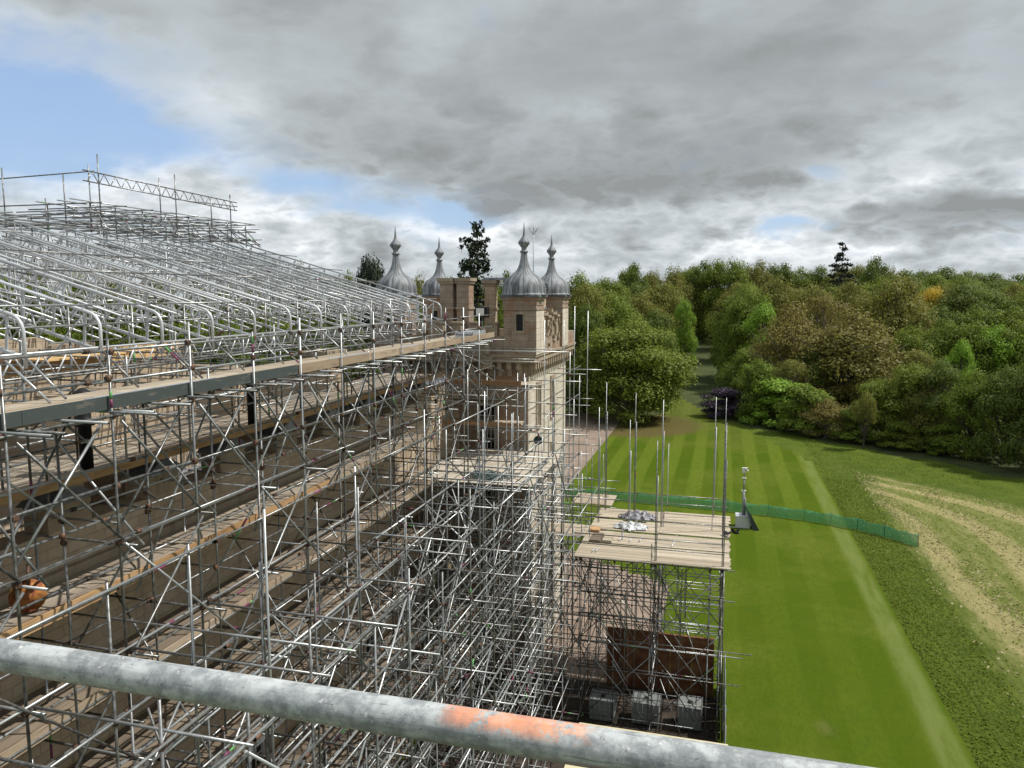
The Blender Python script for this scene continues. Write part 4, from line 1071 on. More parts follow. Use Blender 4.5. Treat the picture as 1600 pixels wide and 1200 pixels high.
    # the camera stands on its own scaffold lift
foreground()
# ================================================================== site clutter
def clutter():
    rr = random.Random(4)
    # cream cabin roof under the handrail
    c = empty('site_cabin', (-3.3, 28.5, 0), 'flat cream site cabin roof just beyond the foreground handrail', 'cabin')
    mb = MB(); mb.box((-5.0, 22, .0), (.62, 28.9, 2.6)); mb.build('body', 'cream', c)
    mb = MB(); mb.box((-5.1, 21.9, 2.6), (.7, 29.0, 2.75)); mb.build('roof', 'cream', c)
    # brown hoarding round the excavation and dark fence along the lawn
    mb = MB()
    for k in range(5): mb.box((-5.2+k*1.06, 37.45, 0), (-5.2+k*1.06+1.05, 37.5, 3.05))
    mb.box((-5.2, 37.4, 3.0), (.1, 37.55, 3.1))
    tag(mb.build('hoarding', 'hoarding', None, off=(-2.6, 37.5, 0)), 'rust-brown board hoarding behind the loading tower legs', 'hoarding')
    f = empty('mesh_fence', (.55, 35, 0), 'dark site fence of upright panels along the lawn edge beside the loading tower', 'fence')
    for k in range(5):
        y = 30.6+k*1.6; mb = MB(); mb.path([(.62, y, 0), (.62, y, 2.6)], .03, 8); mb.build('post', 'grey_steel', f)
        mb = MB(); mb.box((.5, y+.04, .1), (.53, y+1.56, 2.3)); mb.build('panel', 'black', f)
    # white bags / tanks at the foot of the tower
    for k, (x, y, w, h) in enumerate(((-4.9, 34.3, 1.1, 1.1), (-2.9, 34.5, 1.2, 1.15), (-.9, 34.6, 1.0, 1.2))):
        r = empty('water_tank', (x, y, 0), ['white caged tank at far left by the brown hoarding', 'white caged tank in the middle by the brown hoarding', 'white caged tank at right by the brown hoarding'][k], 'tank', 'white caged tanks at the foot of the loading tower')
        mb = MB(); mb.box((x-w/2, y-.5, .15), (x+w/2, y+.5, h)); mb.lathe([(.12, 0), (.12, .05)], (x, y, h), 12, 1); mb.build('bottle', ['tank_white', 'black'], r)
        mb = MB()
        for i in range(6):
            xx = x-w/2-.03+i*(w+.06)/5
            for yy in (y-.53, y+.53): mb.path([(xx, yy, 0), (xx, yy, h+.04)], .012, 5)
        for xx in (x-w/2-.04, x+w/2+.04): mb.path([(xx, y-.56, h+.03), (xx, y+.56, h+.03)], .012, 5)
        for zz in (.3, .7, h+.03):
            for yy in (y-.55, y+.55): mb.path([(x-w/2-.03, yy, zz), (x+w/2+.03, yy, zz)], .012, 5)
        mb.build('cage', 'grey_steel', r)
    # rope heap on the landing
    mb = MB()
    for k in range(46):
        cx, cy = -9.4+rr.gauss(0, .32), 30.5+rr.gauss(0, .18); ra, rb = rr.uniform(.25, .75), rr.uniform(.15, .4); ph = rr.random()*6
        pts = [(cx+ra*math.cos(ph+a*.55), cy+rb*math.sin(ph+a*.55)+.05*math.sin(a*2+ph), 12.28+.16*rr.random()*math.exp(-((cx+9.4)**2))+.03*math.sin(a+ph)) for a in range(rr.randint(6, 13))]
        mb.path(pts, .014, 5)
    tag(mb.build('rope_heap', 'rope', None, off=(-9.4, 30.5, 12.26)), 'tangled heap of blue-green rope on the boarded landing', 'rope')
    # gin wheel hung from the rail with its rope
    g = empty('gin_wheel', (-7.55, 31.9, 13.9), 'round dark green pulley wheel hanging from a tube above the landing', 'pulley')
    mb = MB(); c0 = Vector((-7.55, 31.9, 13.7)); dr = Vector((0, 1, 0))
    mb.path([c0-dr*.06, c0+dr*.06], .19, 20); mb.path([c0-dr*.075, c0+dr*.075], .05, 10); mb.build('wheel', 'dark_green', g)
    mb = MB(); mb.path([(-7.55, 31.9, 13.88), (-7.55, 31.9, 14.2)], .03, 8); mb.path([(-9.3, 31.9, 14.22), (-6.8, 31.9, 14.22)], RT, 8); mb.build('hanger', 'galv', g)
    mb = MB(); mb.path([(-7.7, 31.8, 13.6), (-7.9, 31.5, 13.2), (-8.15, 31.1, 12.75), (-8.4, 30.9, 12.45), (-8.7, 30.7, 12.33)], .014, 6); mb.build('rope', 'rope', g)
    # tarpaulins on the loading deck
    def heap(name, cx, cy, cz, rx, ry, h, m, lab, cat, seed):
        q = random.Random(seed); mb = MB(); N = 26
        for i in range(N+1):
            for j in range(N+1):
                u, v = 2*i/N-1, 2*j/N-1; r = math.hypot(u, v)
                z = max(0, 1-r*r)**.6*h*(.55+.6*abs(math.sin(u*7+seed)*math.cos(v*6+u*3)))+.02*q.random()
                k = 1+.12*math.sin(6*math.atan2(v, u)+seed)
                mb.v.append((cx+u*rx*k, cy+v*ry*k, cz+z))
        for i in range(N):
            for j in range(N):
                u, v = 2*(i+.5)/N-1, 2*(j+.5)/N-1
                if u*u+v*v < .93: a = i*(N+1)+j; mb.f.append((a, a+N+1, a+N+2, a+1)); mb.m.append(0); mb.smooth.append(True)
        tag(mb.build(name, m, None, off=(cx, cy, cz)), lab, cat)
    heap('tarpaulin', -4.05, 40.2, 8.11, .95, .75, .4, 'tarp', 'crumpled dark grey tarpaulin on the loading deck', 'tarpaulin', 2)
    heap('tarpaulin', -4.2, 38.4, 8.11, .9, .55, .28, 'tarp_light', 'crumpled silver sheet in front of the dark tarpaulin on the loading deck', 'tarpaulin', 5)
    # short offcut stacks, fittings, tubes lying on the deck
    stks = [(-5.6, 36.2, .5, 1.2, 'board_dark', 'stack of grey board offcuts at the left of the loading deck'), (-5.05, 36.3, .45, 1.2, 'board_x', 'pale short boards beside the grey offcuts on the loading deck'), (-5.9, 37.5, .5, .6, 'toe_board', 'small orange-brown board piece on the loading deck')]
    for x, y, w, l, m, lab in stks:
        mb = MB()
        for k in range(3): mb.box((x-w/2+rr.uniform(-.03, .03), y-l/2, 8.12+k*.04), (x+w/2, y+l/2, 8.155+k*.04))
        tag(mb.build('board_stack', m, None, off=(x, y, 8.12)), lab, 'boards', 'short boards lying on the loading deck')
    for k, (x, y, l) in enumerate(((-4.5, 36.6, 1.0), (-4.0, 36.5, .9), (-3.55, 36.6, .7), (-5.5, 34.4, .5), (-5.35, 34.45, .5), (-2.0, 36.3, 1.0))):
        mb = MB(); mb.path([(x, y-l/2, 8.17), (x+.1, y+l/2, 8.17)], RT, 8)
        tag(mb.build('tube_offcut', 'galv_bright', None, off=(x, y, 8.12)), ['leftmost of the three tubes in front of the silver sheet', 'middle of the three tubes in front of the silver sheet', 'rightmost of the three tubes in front of the silver sheet', 'left tube of the pair on the front boards of the loading deck', 'right tube of the pair on the front boards of the loading deck', 'lone tube near the middle of the loading deck'][k], 'tube', 'short tubes lying on the loading deck')
    # crows at the deck edge
    for k, (x, y, ang, lab) in enumerate(((.55, 38.2, .6, 'black crow on the edge of the loading deck, left of the pair'), (.95, 38.0, -.9, 'black crow flapping just off the loading deck, right of the pair'))):
        z = 8.14 if k == 0 else 8.25; mb = MB(); c, s_ = math.cos(ang), math.sin(ang)
        def W(a, b, h): return (x+a*c-b*s_, y+a*s_+b*c, z+h)
        mb.path([W(-.26, 0, .06), W(-.12, 0, .11), W(0, 0, .14), (W(.12, 0, .17)), W(.18, 0, .2), W(.27, 0, .18)], [.012, .045, .06, .045, .035, .006], 8)
        for sgn in (-1, 1):
            k0 = len(mb.v); lift = .05 if k == 0 else .22
            mb.v += [W(.08, sgn*.04, .15), W(.04, sgn*.2, .15+lift), W(-.1, sgn*.26, .12+lift), W(-.2, sgn*.07, .1), W(.08, sgn*.04, .17), W(.04, sgn*.2, .165+lift), W(-.1, sgn*.26, .135+lift), W(-.2, sgn*.07, .12)]
            for f_ in ((0,1,2,3),(7,6,5,4),(0,4,5,1),(1,5,6,2),(2,6,7,3),(3,7,4,0)): mb.f.append(tuple(k0+i for i in f_)); mb.m.append(0); mb.smooth.append(False)
        if k == 0:
            for sgn in (-1, 1): mb.path([W(0, sgn*.03, .1), W(.01, sgn*.03, .0)], .006, 5)
        tag(mb.build('crow', 'black', None, off=(x, y, z)), lab, 'bird')
    # CCTV tower
    x, y = 2.2, 67.4
    c = empty('camera_mast', (x, y, .03), 'mobile security camera mast on a grey steel box on the lawn', 'camera mast')
    mb = MB(); mb.box((x-.6, y-.55, .05), (x+.6, y+.55, 1.05)); mb.box((x-.62, y-.57, 1.05), (x+.62, y+.57, 1.09)); mb.box((x-.012, y-.56, .1), (x+.012, y-.551, 1.0)); mb.build('cabinet', 'cabinet', c)
    mb = MB(); mb.path([(x, y, 1.09), (x, y, 3.2)], .11, 10); mb.path([(x+.16, y, 1.09), (x+.16, y, 2.6)], .05, 8); mb.path([(x, y, 3.2), (x, y, 4.3)], .075, 10); mb.path([(x, y, 4.3), (x, y, 5.0)], .045, 8); mb.build('mast', 'grey_steel', c)
    mb = MB(); mb.box((x-.2, y-.1, 3.16), (x+.2, y+.1, 3.24)); mb.box((x-.18, y-.1, 4.28), (x+.18, y+.1, 4.34)); mb.build('bracket', 'white_paint', c)
    mb = MB(); mb.lathe([(.05, 0), (.14, .04), (.14, .26), (.08, .34)], (x-.05, y, 4.72), 12); mb.box((x-.2, y-.12, 5.05), (x+.26, y+.1, 5.22)); mb.lathe([(.1, 0), (.12, .08), (.05, .16)], (x+.22, y, 4.92), 10); mb.build('camera_head', 'white_paint', c)
    mb = MB(); mb.quadbox([(x+.75, y-.7, .1), (x+.8, y-.7, .1), (x+.8, y+.7, .1), (x+.75, y+.7, .1), (x+.2, y-.7, 1.9), (x+.25, y-.7, 1.93), (x+.25, y+.7, 1.93), (x+.2, y+.7, 1.9)]); mb.quadbox([(x+.8, y-1.0, .04), (x+1.35, y-.9, .04), (x+1.35, y-.85, .04), (x+.8, y-.95, .04), (x+.25, y-1.0, 1.9), (x+.5, y-.9, 1.6), (x+.5, y-.85, 1.6), (x+.25, y-.95, 1.9)]); mb.build('solar_panel', 'solar', c)
    # green debris netting across the lawn
    f = empty('net_fence', (-2, 70, .03), 'long low green netting fence crossing the striped lawn', 'fence')
    pts = [(-15.0, 72.9), (-11, 72.8), (-7.4, 72.6), (-2.5, 72.2), (1, 71.8), (4.5, 71.3), (7.5, 70.6), (9.6, 69.9), (11.6, 68.9), (13.4, 67.4), (15.5, 65.4)]
    mb = MB(); sub = []
    for i in range(len(pts)-1):
        for k in range(8): sub.append((pts[i][0]+(pts[i+1][0]-pts[i][0])*k/8, pts[i][1]+(pts[i+1][1]-pts[i][1])*k/8))
    sub.append(pts[-1])
    for i, (a, b) in enumerate(sub):
        w = .09*math.sin(i*.9)+.06*math.sin(i*2.3); sag = .10*math.sin((i % 8)*math.pi/8)+.03*math.sin(i*1.7)
        for zz in (.0, .52, 1.02): mb.v.append((a+.03*math.sin(i*2+zz*4), b+w*zz, .05+zz-(sag if zz > 1 else 0)))
    for i in range(len(sub)-1):
        for j in range(2): k = i*3+j; mb.f.append((k, k+3, k+4, k+1)); mb.m.append(0); mb.smooth.append(True)
    nf = mb.build('netting', 'green_net', f)
    so_ = nf.modifiers.new('thick', 'SOLIDIFY'); so_.thickness = .006
    for a, b in pts: mb = MB(); mb.path([(a, b+.04, 0), (a, b+.04, 1.15)], .022, 6); mb.build('post', 'dark_green', f)
    # lead-coloured sheets and tubes left on the top walkway
    for k, (x, y, w, l, lab) in enumerate(((-10.45, 12.6, .42, 3.6, 'pale aluminium staging board lying on the near end of the top walkway'), (-10.5, 20.9, .5, 2.6, 'pale aluminium sheet lying halfway along the top walkway'), (-10.55, 25.6, .5, 1.5, 'short aluminium sheet farther along the top walkway'), (-10.7, 32.2, .8, 1.8, 'stack of grey sheets at the far end of the top walkway'))):
        mb = MB(); hh = .3 if k == 3 else .08
        mb.box((x-w/2, y-l/2, 18.102), (x+w/2, y+l/2, 18.102+hh*.4))
        mb.bar((x-w/2, y-l/2, 18.102+hh*.7), (x-w/2, y+l/2, 18.102+hh*.7), .03, hh*.6); mb.bar((x+w/2, y-l/2, 18.102+hh*.7), (x+w/2, y+l/2, 18.102+hh*.7), .03, hh*.6)
        if k == 3: mb.box((x-w/2+.05, y-l/2+.05, 18.260), (x+w/2-.05, y+l/2-.05, 18.360))
        tag(mb.build('metal_sheet', 'sheet_metal', None, off=(x, y, 18.100)), lab, 'metal sheet')
    # rusty disc hanging from the lower lift
    d = empty('round_tub', (-12.0, 10.6, 14.26), 'round rusty-orange tub propped on the boards at far left above the handrail', 'tub')
    mb = MB(); a = Vector((-11.95, 10.55, 14.58)); n_ = Vector((.72, -.62, .22)).normalized(); n0 = len(mb.v)
    mb.path([a-n_*.16, a-n_*.14, a+n_*.0, a+n_*.02, a-n_*.05], [.2, .26, .30, .28, .05], 28); mb.build('dish', 'rust', d)
    mb = MB(); mb.path([a+Vector((.1, -.08, .27)), a+Vector((-.05, .1, .55))], .03, 8); mb.build('strap', 'coupler', d)
    # plywood box seen through the roof steel
    mb = MB(); mb.box((-17.5, 15.0, 17.9), (-17.4, 18.8, 18.35)); mb.box((-17.5, 15.0, 18.35), (-15.9, 18.8, 18.4)); 
    tag(mb.build('plywood_sheet', 'plywood', None, off=(-17, 17, 17.9)), 'bright orange plywood sheeting seen through the roof steel at left', 'plywood')
    mb = MB(); mb.box((-19.0, 20.0, 17.8), (-18.9, 23.5, 18.3))
    tag(mb.build('plywood_sheet', 'plywood', None, off=(-19, 21, 17.8)), 'farther orange plywood sheet seen through the roof steel', 'plywood')
    # leaning dark post under the walkway
    for k, y in enumerate((12.7, 18.6)):
        mb = MB(); mb.lathe([(.13, 0), (.13, 1.0), (.2, 1.02), (.2, 1.1), (.14, 1.14), (.13, 1.5), (.24, 1.56), (.24, 1.66), (.05, 1.8)], (-12.75, y+.17, 16.26), 14)
        tag(mb.build('vent_pipe', 'black', None, off=(-12.7, y, 16.27)), ['nearer black vent cowl on the lower deck under the walkway', 'farther black vent cowl on the lower deck under the walkway'][k], 'vent')
clutter()
# ================================================================== trees
def leaf_arrays(C, R_, Nrm, size, rs):
    n = len(C)
    a = np.cross(Nrm, rs.normal(size=(n, 3))); a /= np.linalg.norm(a, axis=1)[:, None]+1e-9
    b = np.cross(Nrm, a)
    s1 = (size*rs.uniform(.6, 1.3, n))[:, None]; s2 = s1*rs.uniform(.45, .9, n)[:, None]
    V = np.stack([C-a*s1-b*s2*.3, C+b*s2*-1, C+a*s1-b*s2*.2, C+b*s2], axis=1).reshape(-1, 3)
    return V
def mesh_quads(name, V, m):
    n = len(V)//4; me = bpy.data.meshes.new(name)
    me.vertices.add(len(V)); me.vertices.foreach_set('co', V.astype(np.float32).ravel())
    me.loops.add(len(V)); me.loops.foreach_set('vertex_index', np.arange(len(V), dtype=np.int32))
    me.polygons.add(n); me.polygons.foreach_set('loop_start', np.arange(0, len(V), 4, dtype=np.int32)); me.polygons.foreach_set('loop_total', np.full(n, 4, dtype=np.int32))
    me.materials.append(MATS[m]); me.update(); me.validate()
    ob = bpy.data.objects.new(name, me); COL.objects.link(ob); return ob
def make_broad(seed, leaf, bark, nclump=26, nleaf=9000, low=0.02, sparse=1.0, size=.0125, limbs=1.0, flat=1.0, crown_z=.55, fill=.3):
    """unit tree: height 1, crown half-width 0.5; returns (crown, trunk) objects at the origin"""
    rs = np.random.RandomState(seed); q = random.Random(seed)
    cl = []
    for k in range(nclump):
        th = rs.uniform(0, 2*np.pi); ph = math.acos(rs.uniform(-.75, 1.0)); rr_ = rs.uniform(.55, .92) if k > nclump*.25 else rs.uniform(.1, .5)
        hz = (1-low)/2; cz = low+hz
        sp_ = math.sin(ph)**.8; x = .42*rr_*sp_*math.cos(th); y = .42*rr_*sp_*math.sin(th); z = cz + hz*.84*rr_*math.cos(ph)*flat
        cl.append((x, y, z, rs.uniform(.085, .165)*(1.15 if z < cz else 1.0)))
    cl.append((0, 0, .88, .12))
    if sparse == 1.0:
        for k in range(7):
            a = 2*math.pi*k/7+rs.uniform(-.3, .3); rr_ = rs.uniform(.08, .22); cl.append((rr_*math.cos(a), rr_*math.sin(a), rs.uniform(.70, .86), rs.uniform(.11, .15)))
    if low < .25:
        for k in range(11):
            a = 2*math.pi*k/11+rs.uniform(-.2, .2); rr_ = rs.uniform(.24, .36); cl.append((rr_*math.cos(a), rr_*math.sin(a), rs.uniform(.07, .24), rs.uniform(.08, .12)))
    per = int(nleaf*1.75)//len(cl); Cs, Ns = [], []
    for x, y, z, r in cl:
        d = rs.normal(size=(per, 3)); d /= np.linalg.norm(d, axis=1)[:, None]
        d[:, 2] = np.where((d[:, 2] < -.45) & (rs.random_sample(per) < .5), -d[:, 2]*.6, d[:, 2])
        rad = r*(1-.75*rs.random_sample(per)**2.2)*(1+.22*np.sin(d[:, 0]*9+x*40)*np.cos(d[:, 1]*8+z*30))
        P_ = np.array([x, y, z]) + d*rad[:, None]*np.array([1.15, 1.15, .8])
        nn = d + rs.normal(size=(per, 3))*.35 + np.array([0, 0, .45]); nn /= np.linalg.norm(nn, axis=1)[:, None]
        Cs.append(P_); Ns.append(nn)
    C = np.concatenate(Cs); N_ = np.concatenate(Ns)
    crown = mesh_quads('crown', leaf_arrays(C, None, N_, size, rs), leaf)
    mb = MB(); tz = cl[-1][2]*.8
    mb.path([(0, 0, -.03), (.005, 0, .12), (.01, .01, .3), (0, .0, tz)], [.028, .021, .016, .004], 8)
    for x, y, z, r in cl[:int(len(cl)*limbs)]:
        s0 = q.uniform(.12, .5)*min(1, z); m = Vector((x*.45+q.uniform(-.05, .05), y*.45+q.uniform(-.05, .05), s0+(z-s0)*.45+q.uniform(-.02, .05)))
        e = Vector((x, y, z)); mb.path([(0, 0, s0), m, m.lerp(e, .6)+Vector((q.uniform(-.03, .03), q.uniform(-.03, .03), .01)), e], [.011, .0075, .005, .002], 5)
        for w in range(3):
            t = m.lerp(e, q.uniform(.3, .9)); f = e + Vector((q.uniform(-1, 1), q.uniform(-1, 1), q.uniform(-.5, 1)))*r*.9
            mb.path([t, t.lerp(f, .5)+Vector((0, 0, q.uniform(-.02, .02))), f], [.004, .0028, .001], 4)
    trunk = mb.build('trunk', bark, None)
    return crown, trunk
def make_conifer(seed, leaf, tiers=17, nleaf=6500, sparse=False):
    rs = np.random.RandomState(seed); Cs, Ns = [], []; mb = MB()
    mb.path([(0, 0, -.03), (.004, 0, .5), (0, 0, 1.0)], [.022, .013, .002], 8)
    for i in range(tiers):
        z = .16+.82*i/(tiers-1); w = (.5*(1-z)**(.58 if sparse else .8)+.02)*rs.uniform(.6, 1.15)*(1 if not sparse or i % 3 else .5)
        nb = 7 if not sparse else 5
        for k in range(nb):
            a = rs.uniform(0, 2*np.pi); ww = w*rs.uniform(.55, 1.1)
            tip = np.array([ww*math.cos(a), ww*math.sin(a), z-.05*ww/.3+rs.uniform(-.01, .03)])
            mb.path([(0, 0, z), tuple(np.array([tip[0]*.5, tip[1]*.5, z+.01])), tuple(tip)], [.006, .004, .001], 4)
            n = max(6, int(nleaf/(tiers*nb)*(ww/.25)))
            t = rs.uniform(.25, 1.0, n); P_ = np.array([0, 0, z])+(tip-np.array([0, 0, z]))*t[:, None]
            P_ += rs.normal(size=(n, 3))*np.array([.022, .022, .012])*(1.3-t)[:, None]; P_[:, 2] += .012
            Cs.append(P_); nn = rs.normal(size=(n, 3))*.5+np.array([0, 0, 1.]); Ns.append(nn/np.linalg.norm(nn, axis=1)[:, None])
    crown = mesh_quads('crown', leaf_arrays(np.concatenate(Cs), None, np.concatenate(Ns), .016, rs), leaf)
    return crown, mb.build('trunk', 'bark', None)
PROTO = {}
def tree(kind, x, y, h, w, name, label, cat='tree', group=None, sink=0.0, rot=None):
    z = hgt(x, y)-sink; q = random.Random(int(x*31+y*17))
    root = empty(name, (x, y, z), label, cat, group)
    c0, t0 = PROTO[kind]; rz = q.random()*6.28 if rot is None else rot
    for src in (c0, t0):
        c = src.copy(); COL.objects.link(c); c.parent = root; c.scale = (w, w, h); c.rotation_euler = (0, 0, rz)
    return root
def build_trees():
    spec = {
        'green': [(1, 'leaf_green', 'bark', 26, 10000), (2, 'leaf_green', 'bark', 20, 9000), (12, 'leaf_green', 'bark', 32, 11000)],
        'dark': [(3, 'leaf_dark', 'bark', 28, 11000), (4, 'leaf_dark', 'bark', 22, 10000)],
        'bright': [(5, 'leaf_bright', 'bark', 28, 10000), (13, 'leaf_bright', 'bark', 22, 9000)],
        'olive': [(6, 'leaf_olive', 'bark', 24, 7500), (14, 'leaf_olive', 'bark_pale', 28, 7000)],
        'brown': [(7, 'leaf_brown', 'bark_pale', 30, 8000), (15, 'leaf_brown', 'bark_pale', 24, 6500)],
        'gold': [(8, 'leaf_gold', 'bark', 24, 7000)],
    }
    for k, L in spec.items():
        for i, (sd_, lf, bk, nc, nl) in enumerate(L):
            PROTO[k+str(i)] = make_broad(sd_, lf, bk, nc, nl)
    PROTO['thin0'] = make_broad(31, 'leaf_olive', 'bark', 22, 2300, low=.3, size=.015, sparse=.5)
    PROTO['thin1'] = make_broad(32, 'leaf_dark', 'bark', 20, 2800, low=.35, size=.015, sparse=.5)
    PROTO['bush0'] = make_broad(33, 'leaf_green', 'bark', 22, 7000, low=0.0, size=.02)
    PROTO['bush1'] = make_broad(34, 'leaf_bright', 'bark', 22, 7000, low=0.0, size=.02)
    PROTO['rhodo'] = make_broad(35, 'leaf_purple', 'bark', 30, 6000, low=.0, size=.022, limbs=0)
    PROTO['conifer0'] = make_conifer(41, 'leaf_conifer'); PROTO['conifer1'] = make_conifer(42, 'leaf_conifer', 26, 9000, True)
    PROTO['pine0'] = make_broad(43, 'leaf_conifer', 'bark', 16, 6000, low=.3, size=.02)
    PROTO['beech'] = make_broad(51, 'leaf_green', 'bark_pale', 46, 30000, low=.0, size=.0105)
    q = random.Random(77)
    def put(kind, px, fw, top, wpx, name='broadleaf_tree', label=None, group=None, foot=0):
        if fw < 118 and px > 1180: fw += 5
        x, y = at_dist(px, fw); z0 = hgt(x, y)
        zt = H + (459-top)/1208.0*fw
        h = max(2.5, zt-z0); w = wpx/1208.0*fw*(1.12 if fw < 130 else 1.3)
        if kind in spec: kind = kind + str(q.randrange(len(spec[kind])))
        t = tree(kind, x, y, h*1.03, w, name, label or 'leafy tree', 'tree' if 'bush' not in name and 'rhodo' not in name else 'bush', group)
        return t
    # --- named individual trees
    put('beech', 990, 121, 497, 178, 'beech_tree', 'huge spreading beech standing alone at the far end of the striped lawn')
    put('dark', 915, 128, 470, 80, label='dark tree squeezed between the castle tower and the big beech')
    put('olive', 915, 140, 440, 92, label='tall olive-brown tree directly right of the rearmost dome')
    put('conifer1', 746, 118, 362, 165, 'conifer', 'tall ragged dark conifer against the sky between the domes')
    put('conifer0', 722, 122, 425, 90, 'conifer', 'lower dark conifer at the foot of the tall ragged one')
    put('pine0', 578, 115, 402, 66, 'pine_tree', 'round-topped dark pine left of the domes')
    put('conifer0', 1313, 235, 386, 80, 'conifer', 'small dark conifer tip standing above the right-hand wood')
    put('gold', 1458, 178, 447, 66, label='golden-yellow tree in the middle of the right-hand wood')
    put('brown', 1240, 128, 468, 130, 'oak_tree', 'brown-leaved oak at the left of the oak pair beyond the lawn')
    put('brown', 1335, 122, 480, 190, 'oak_tree', 'very large brown-leaved oak with pale limbs beyond the lawn corner')
    put('olive', 1400, 138, 425, 120, label='tall olive tree rising behind the very large brown oak')
    put('bright', 1510, 118, 528, 60, label='bright lime-green tree near the right edge among darker trees')
    put('bright', 1068, 175, 466, 42, label='slim light-green tree at the end of the grass avenue')
    put('green', 1172, 158, 452, 84, label='full light-green tree on the right side of the grass avenue')
    put('brown', 1300, 101, 622, 85, label='low rusty-brown tree at the lawn corner of the wood')
    put('bush1', 1222, 112, 590, 110, 'bush', 'bright green bushy tree at the left foot of the right-hand wood')
    put('rhodo', 1138, 124, 606, 74, 'rhododendron', 'purple-flowering rhododendron beside the grass avenue')
    put('thin0', 1362, 93, 610, 45, label='thin pale-stemmed sapling in front of the wood edge')
    # --- the wood edge
    def run(items, label, group, name='broadleaf_tree', ordinal=False):
        words = {'green': 'mid-green', 'dark': 'dark green', 'bright': 'bright green', 'olive': 'olive-brown', 'brown': 'rusty brown', 'gold': 'golden', 'thin0': 'sparse bare-looking', 'thin1': 'sparse dark', 'bush0': 'low bushy green', 'bush1': 'low bright green', 'conifer0': 'conifer', 'conifer1': 'conifer', 'pine0': 'pine'}
        n = {}
        for it in sorted(items, key=lambda e: e[1]):
            k = n.get(it[0], 0); n[it[0]] = k+1
            tot = sum(1 for j in items if j[0] == it[0])
            lab = words[it[0]] + ' ' + label
            if ordinal and tot > 1: lab = (('leftmost', 'second from the left', 'third from the left', 'fourth from the left', 'fifth from the left', 'sixth from the left')[k] if k < 6 else '%dth from the left' % (k+1)) + ' of the ' + words[it[0]] + ' trees ' + label.replace('tree ', '', 1)
            put(*it, name=name, label=lab, group=group)
    edge = [('green', 1190, 120, 560, 84), ('bush0', 1265, 104, 600, 90), ('green', 1390, 97, 590, 95), ('bush0', 1345, 98, 640, 70), ('green', 1435, 96, 565, 110), ('dark', 1480, 92, 560, 90), ('green', 1535, 88, 575, 100), ('dark', 1585, 84, 570, 110), ('dark', 1640, 80, 560, 110), ('green', 1690, 78, 550, 110), ('bush0', 1500, 89, 660, 80), ('bush0', 1420, 93, 660, 70), ('olive', 1455, 93, 600, 80)]
    run(edge, 'tree along the hay field edge', 'trees along the edge of the hay field', ordinal=True)
    second = [('green', 1430, 125, 505, 100), ('green', 1480, 125, 498, 100), ('green', 1530, 122, 503, 100), ('bright', 1565, 116, 505, 90), ('green', 1600, 115, 500, 100), ('green', 1650, 112, 495, 110), ('olive', 1380, 128, 530, 100), ('brown', 1290, 116, 560, 100), ('green', 1175, 138, 540, 80), ('olive', 1240, 118, 560, 80), ('dark', 1275, 122, 545, 80), ('olive', 1440, 112, 545, 80), ('brown', 1370, 112, 560, 110)]
    run(second, 'tree in the second row of the wood', 'trees in the second row of the right-hand wood', ordinal=True)
    mid = [('green', 950, 155, 452, 90), ('olive', 1005, 170, 455, 80), ('olive', 1040, 190, 438, 70), ('green', 1085, 250, 470, 50), ('dark', 1105, 262, 500, 50), ('green', 1165, 170, 440, 90), ('bright', 1195, 150, 470, 70), ('olive', 1215, 165, 430, 80), ('olive', 1265, 160, 440, 90), ('brown', 1290, 150, 455, 90), ('olive', 1330, 165, 435, 80), ('green', 1375, 175, 430, 80), ('olive', 1430, 160, 455, 80), ('dark', 1500, 175, 440, 90), ('dark', 1550, 170, 455, 100), ('green', 1600, 165, 455, 100), ('green', 1650, 160, 450, 100), ('dark', 1470, 150, 475, 80), ('green', 1530, 148, 478, 90), ('green', 1590, 145, 480, 90), ('green', 975, 150, 470, 90), ('dark', 1022, 165, 480, 70), ('olive', 1040, 210, 450, 50)]
    run(mid, 'tree in the middle of the wood', 'trees in the middle ranks of the wood', ordinal=True)
    sky = [('green', 905, 175, 424, 80), ('green', 945, 190, 432, 80), ('green', 985, 225, 412, 46), ('thin1', 992, 222, 408, 44), ('olive', 1015, 240, 425, 60), ('thin0', 1024, 240, 419, 34), ('thin0', 1057, 240, 412, 40), ('olive', 1055, 240, 425, 60), ('green', 1085, 250, 412, 60), ('thin1', 1100, 245, 405, 50), ('green', 1120, 240, 405, 70), ('green', 1145, 235, 404, 70), ('olive', 1170, 250, 412, 60), ('thin0', 1185, 250, 403, 44), ('dark', 1205, 255, 412, 60), ('thin1', 1225, 255, 409, 50), ('green', 1250, 260, 416, 60), ('dark', 1280, 260, 415, 60), ('olive', 1310, 250, 412, 60), ('olive', 1340, 245, 412, 60), ('thin1', 1366, 225, 398, 50), ('dark', 1368, 240, 415, 50), ('thin0', 1393, 250, 412, 24), ('dark', 1410, 290, 420, 70), ('dark', 1440, 300, 422, 60), ('dark', 1475, 300, 416, 80), ('green', 1510, 310, 422, 70), ('dark', 1550, 310, 425, 70), ('dark', 1590, 310, 427, 80), ('dark', 1640, 310, 425, 80), ('green', 1460, 260, 428, 70), ('green', 1500, 250, 432, 80), ('dark', 1560, 250, 438, 80), ('green', 1610, 245, 436, 90), ('dark', 1420, 250, 430, 60)]
    run(sky, 'tree on the wood skyline', 'trees on the skyline right of the castle', ordinal=True)
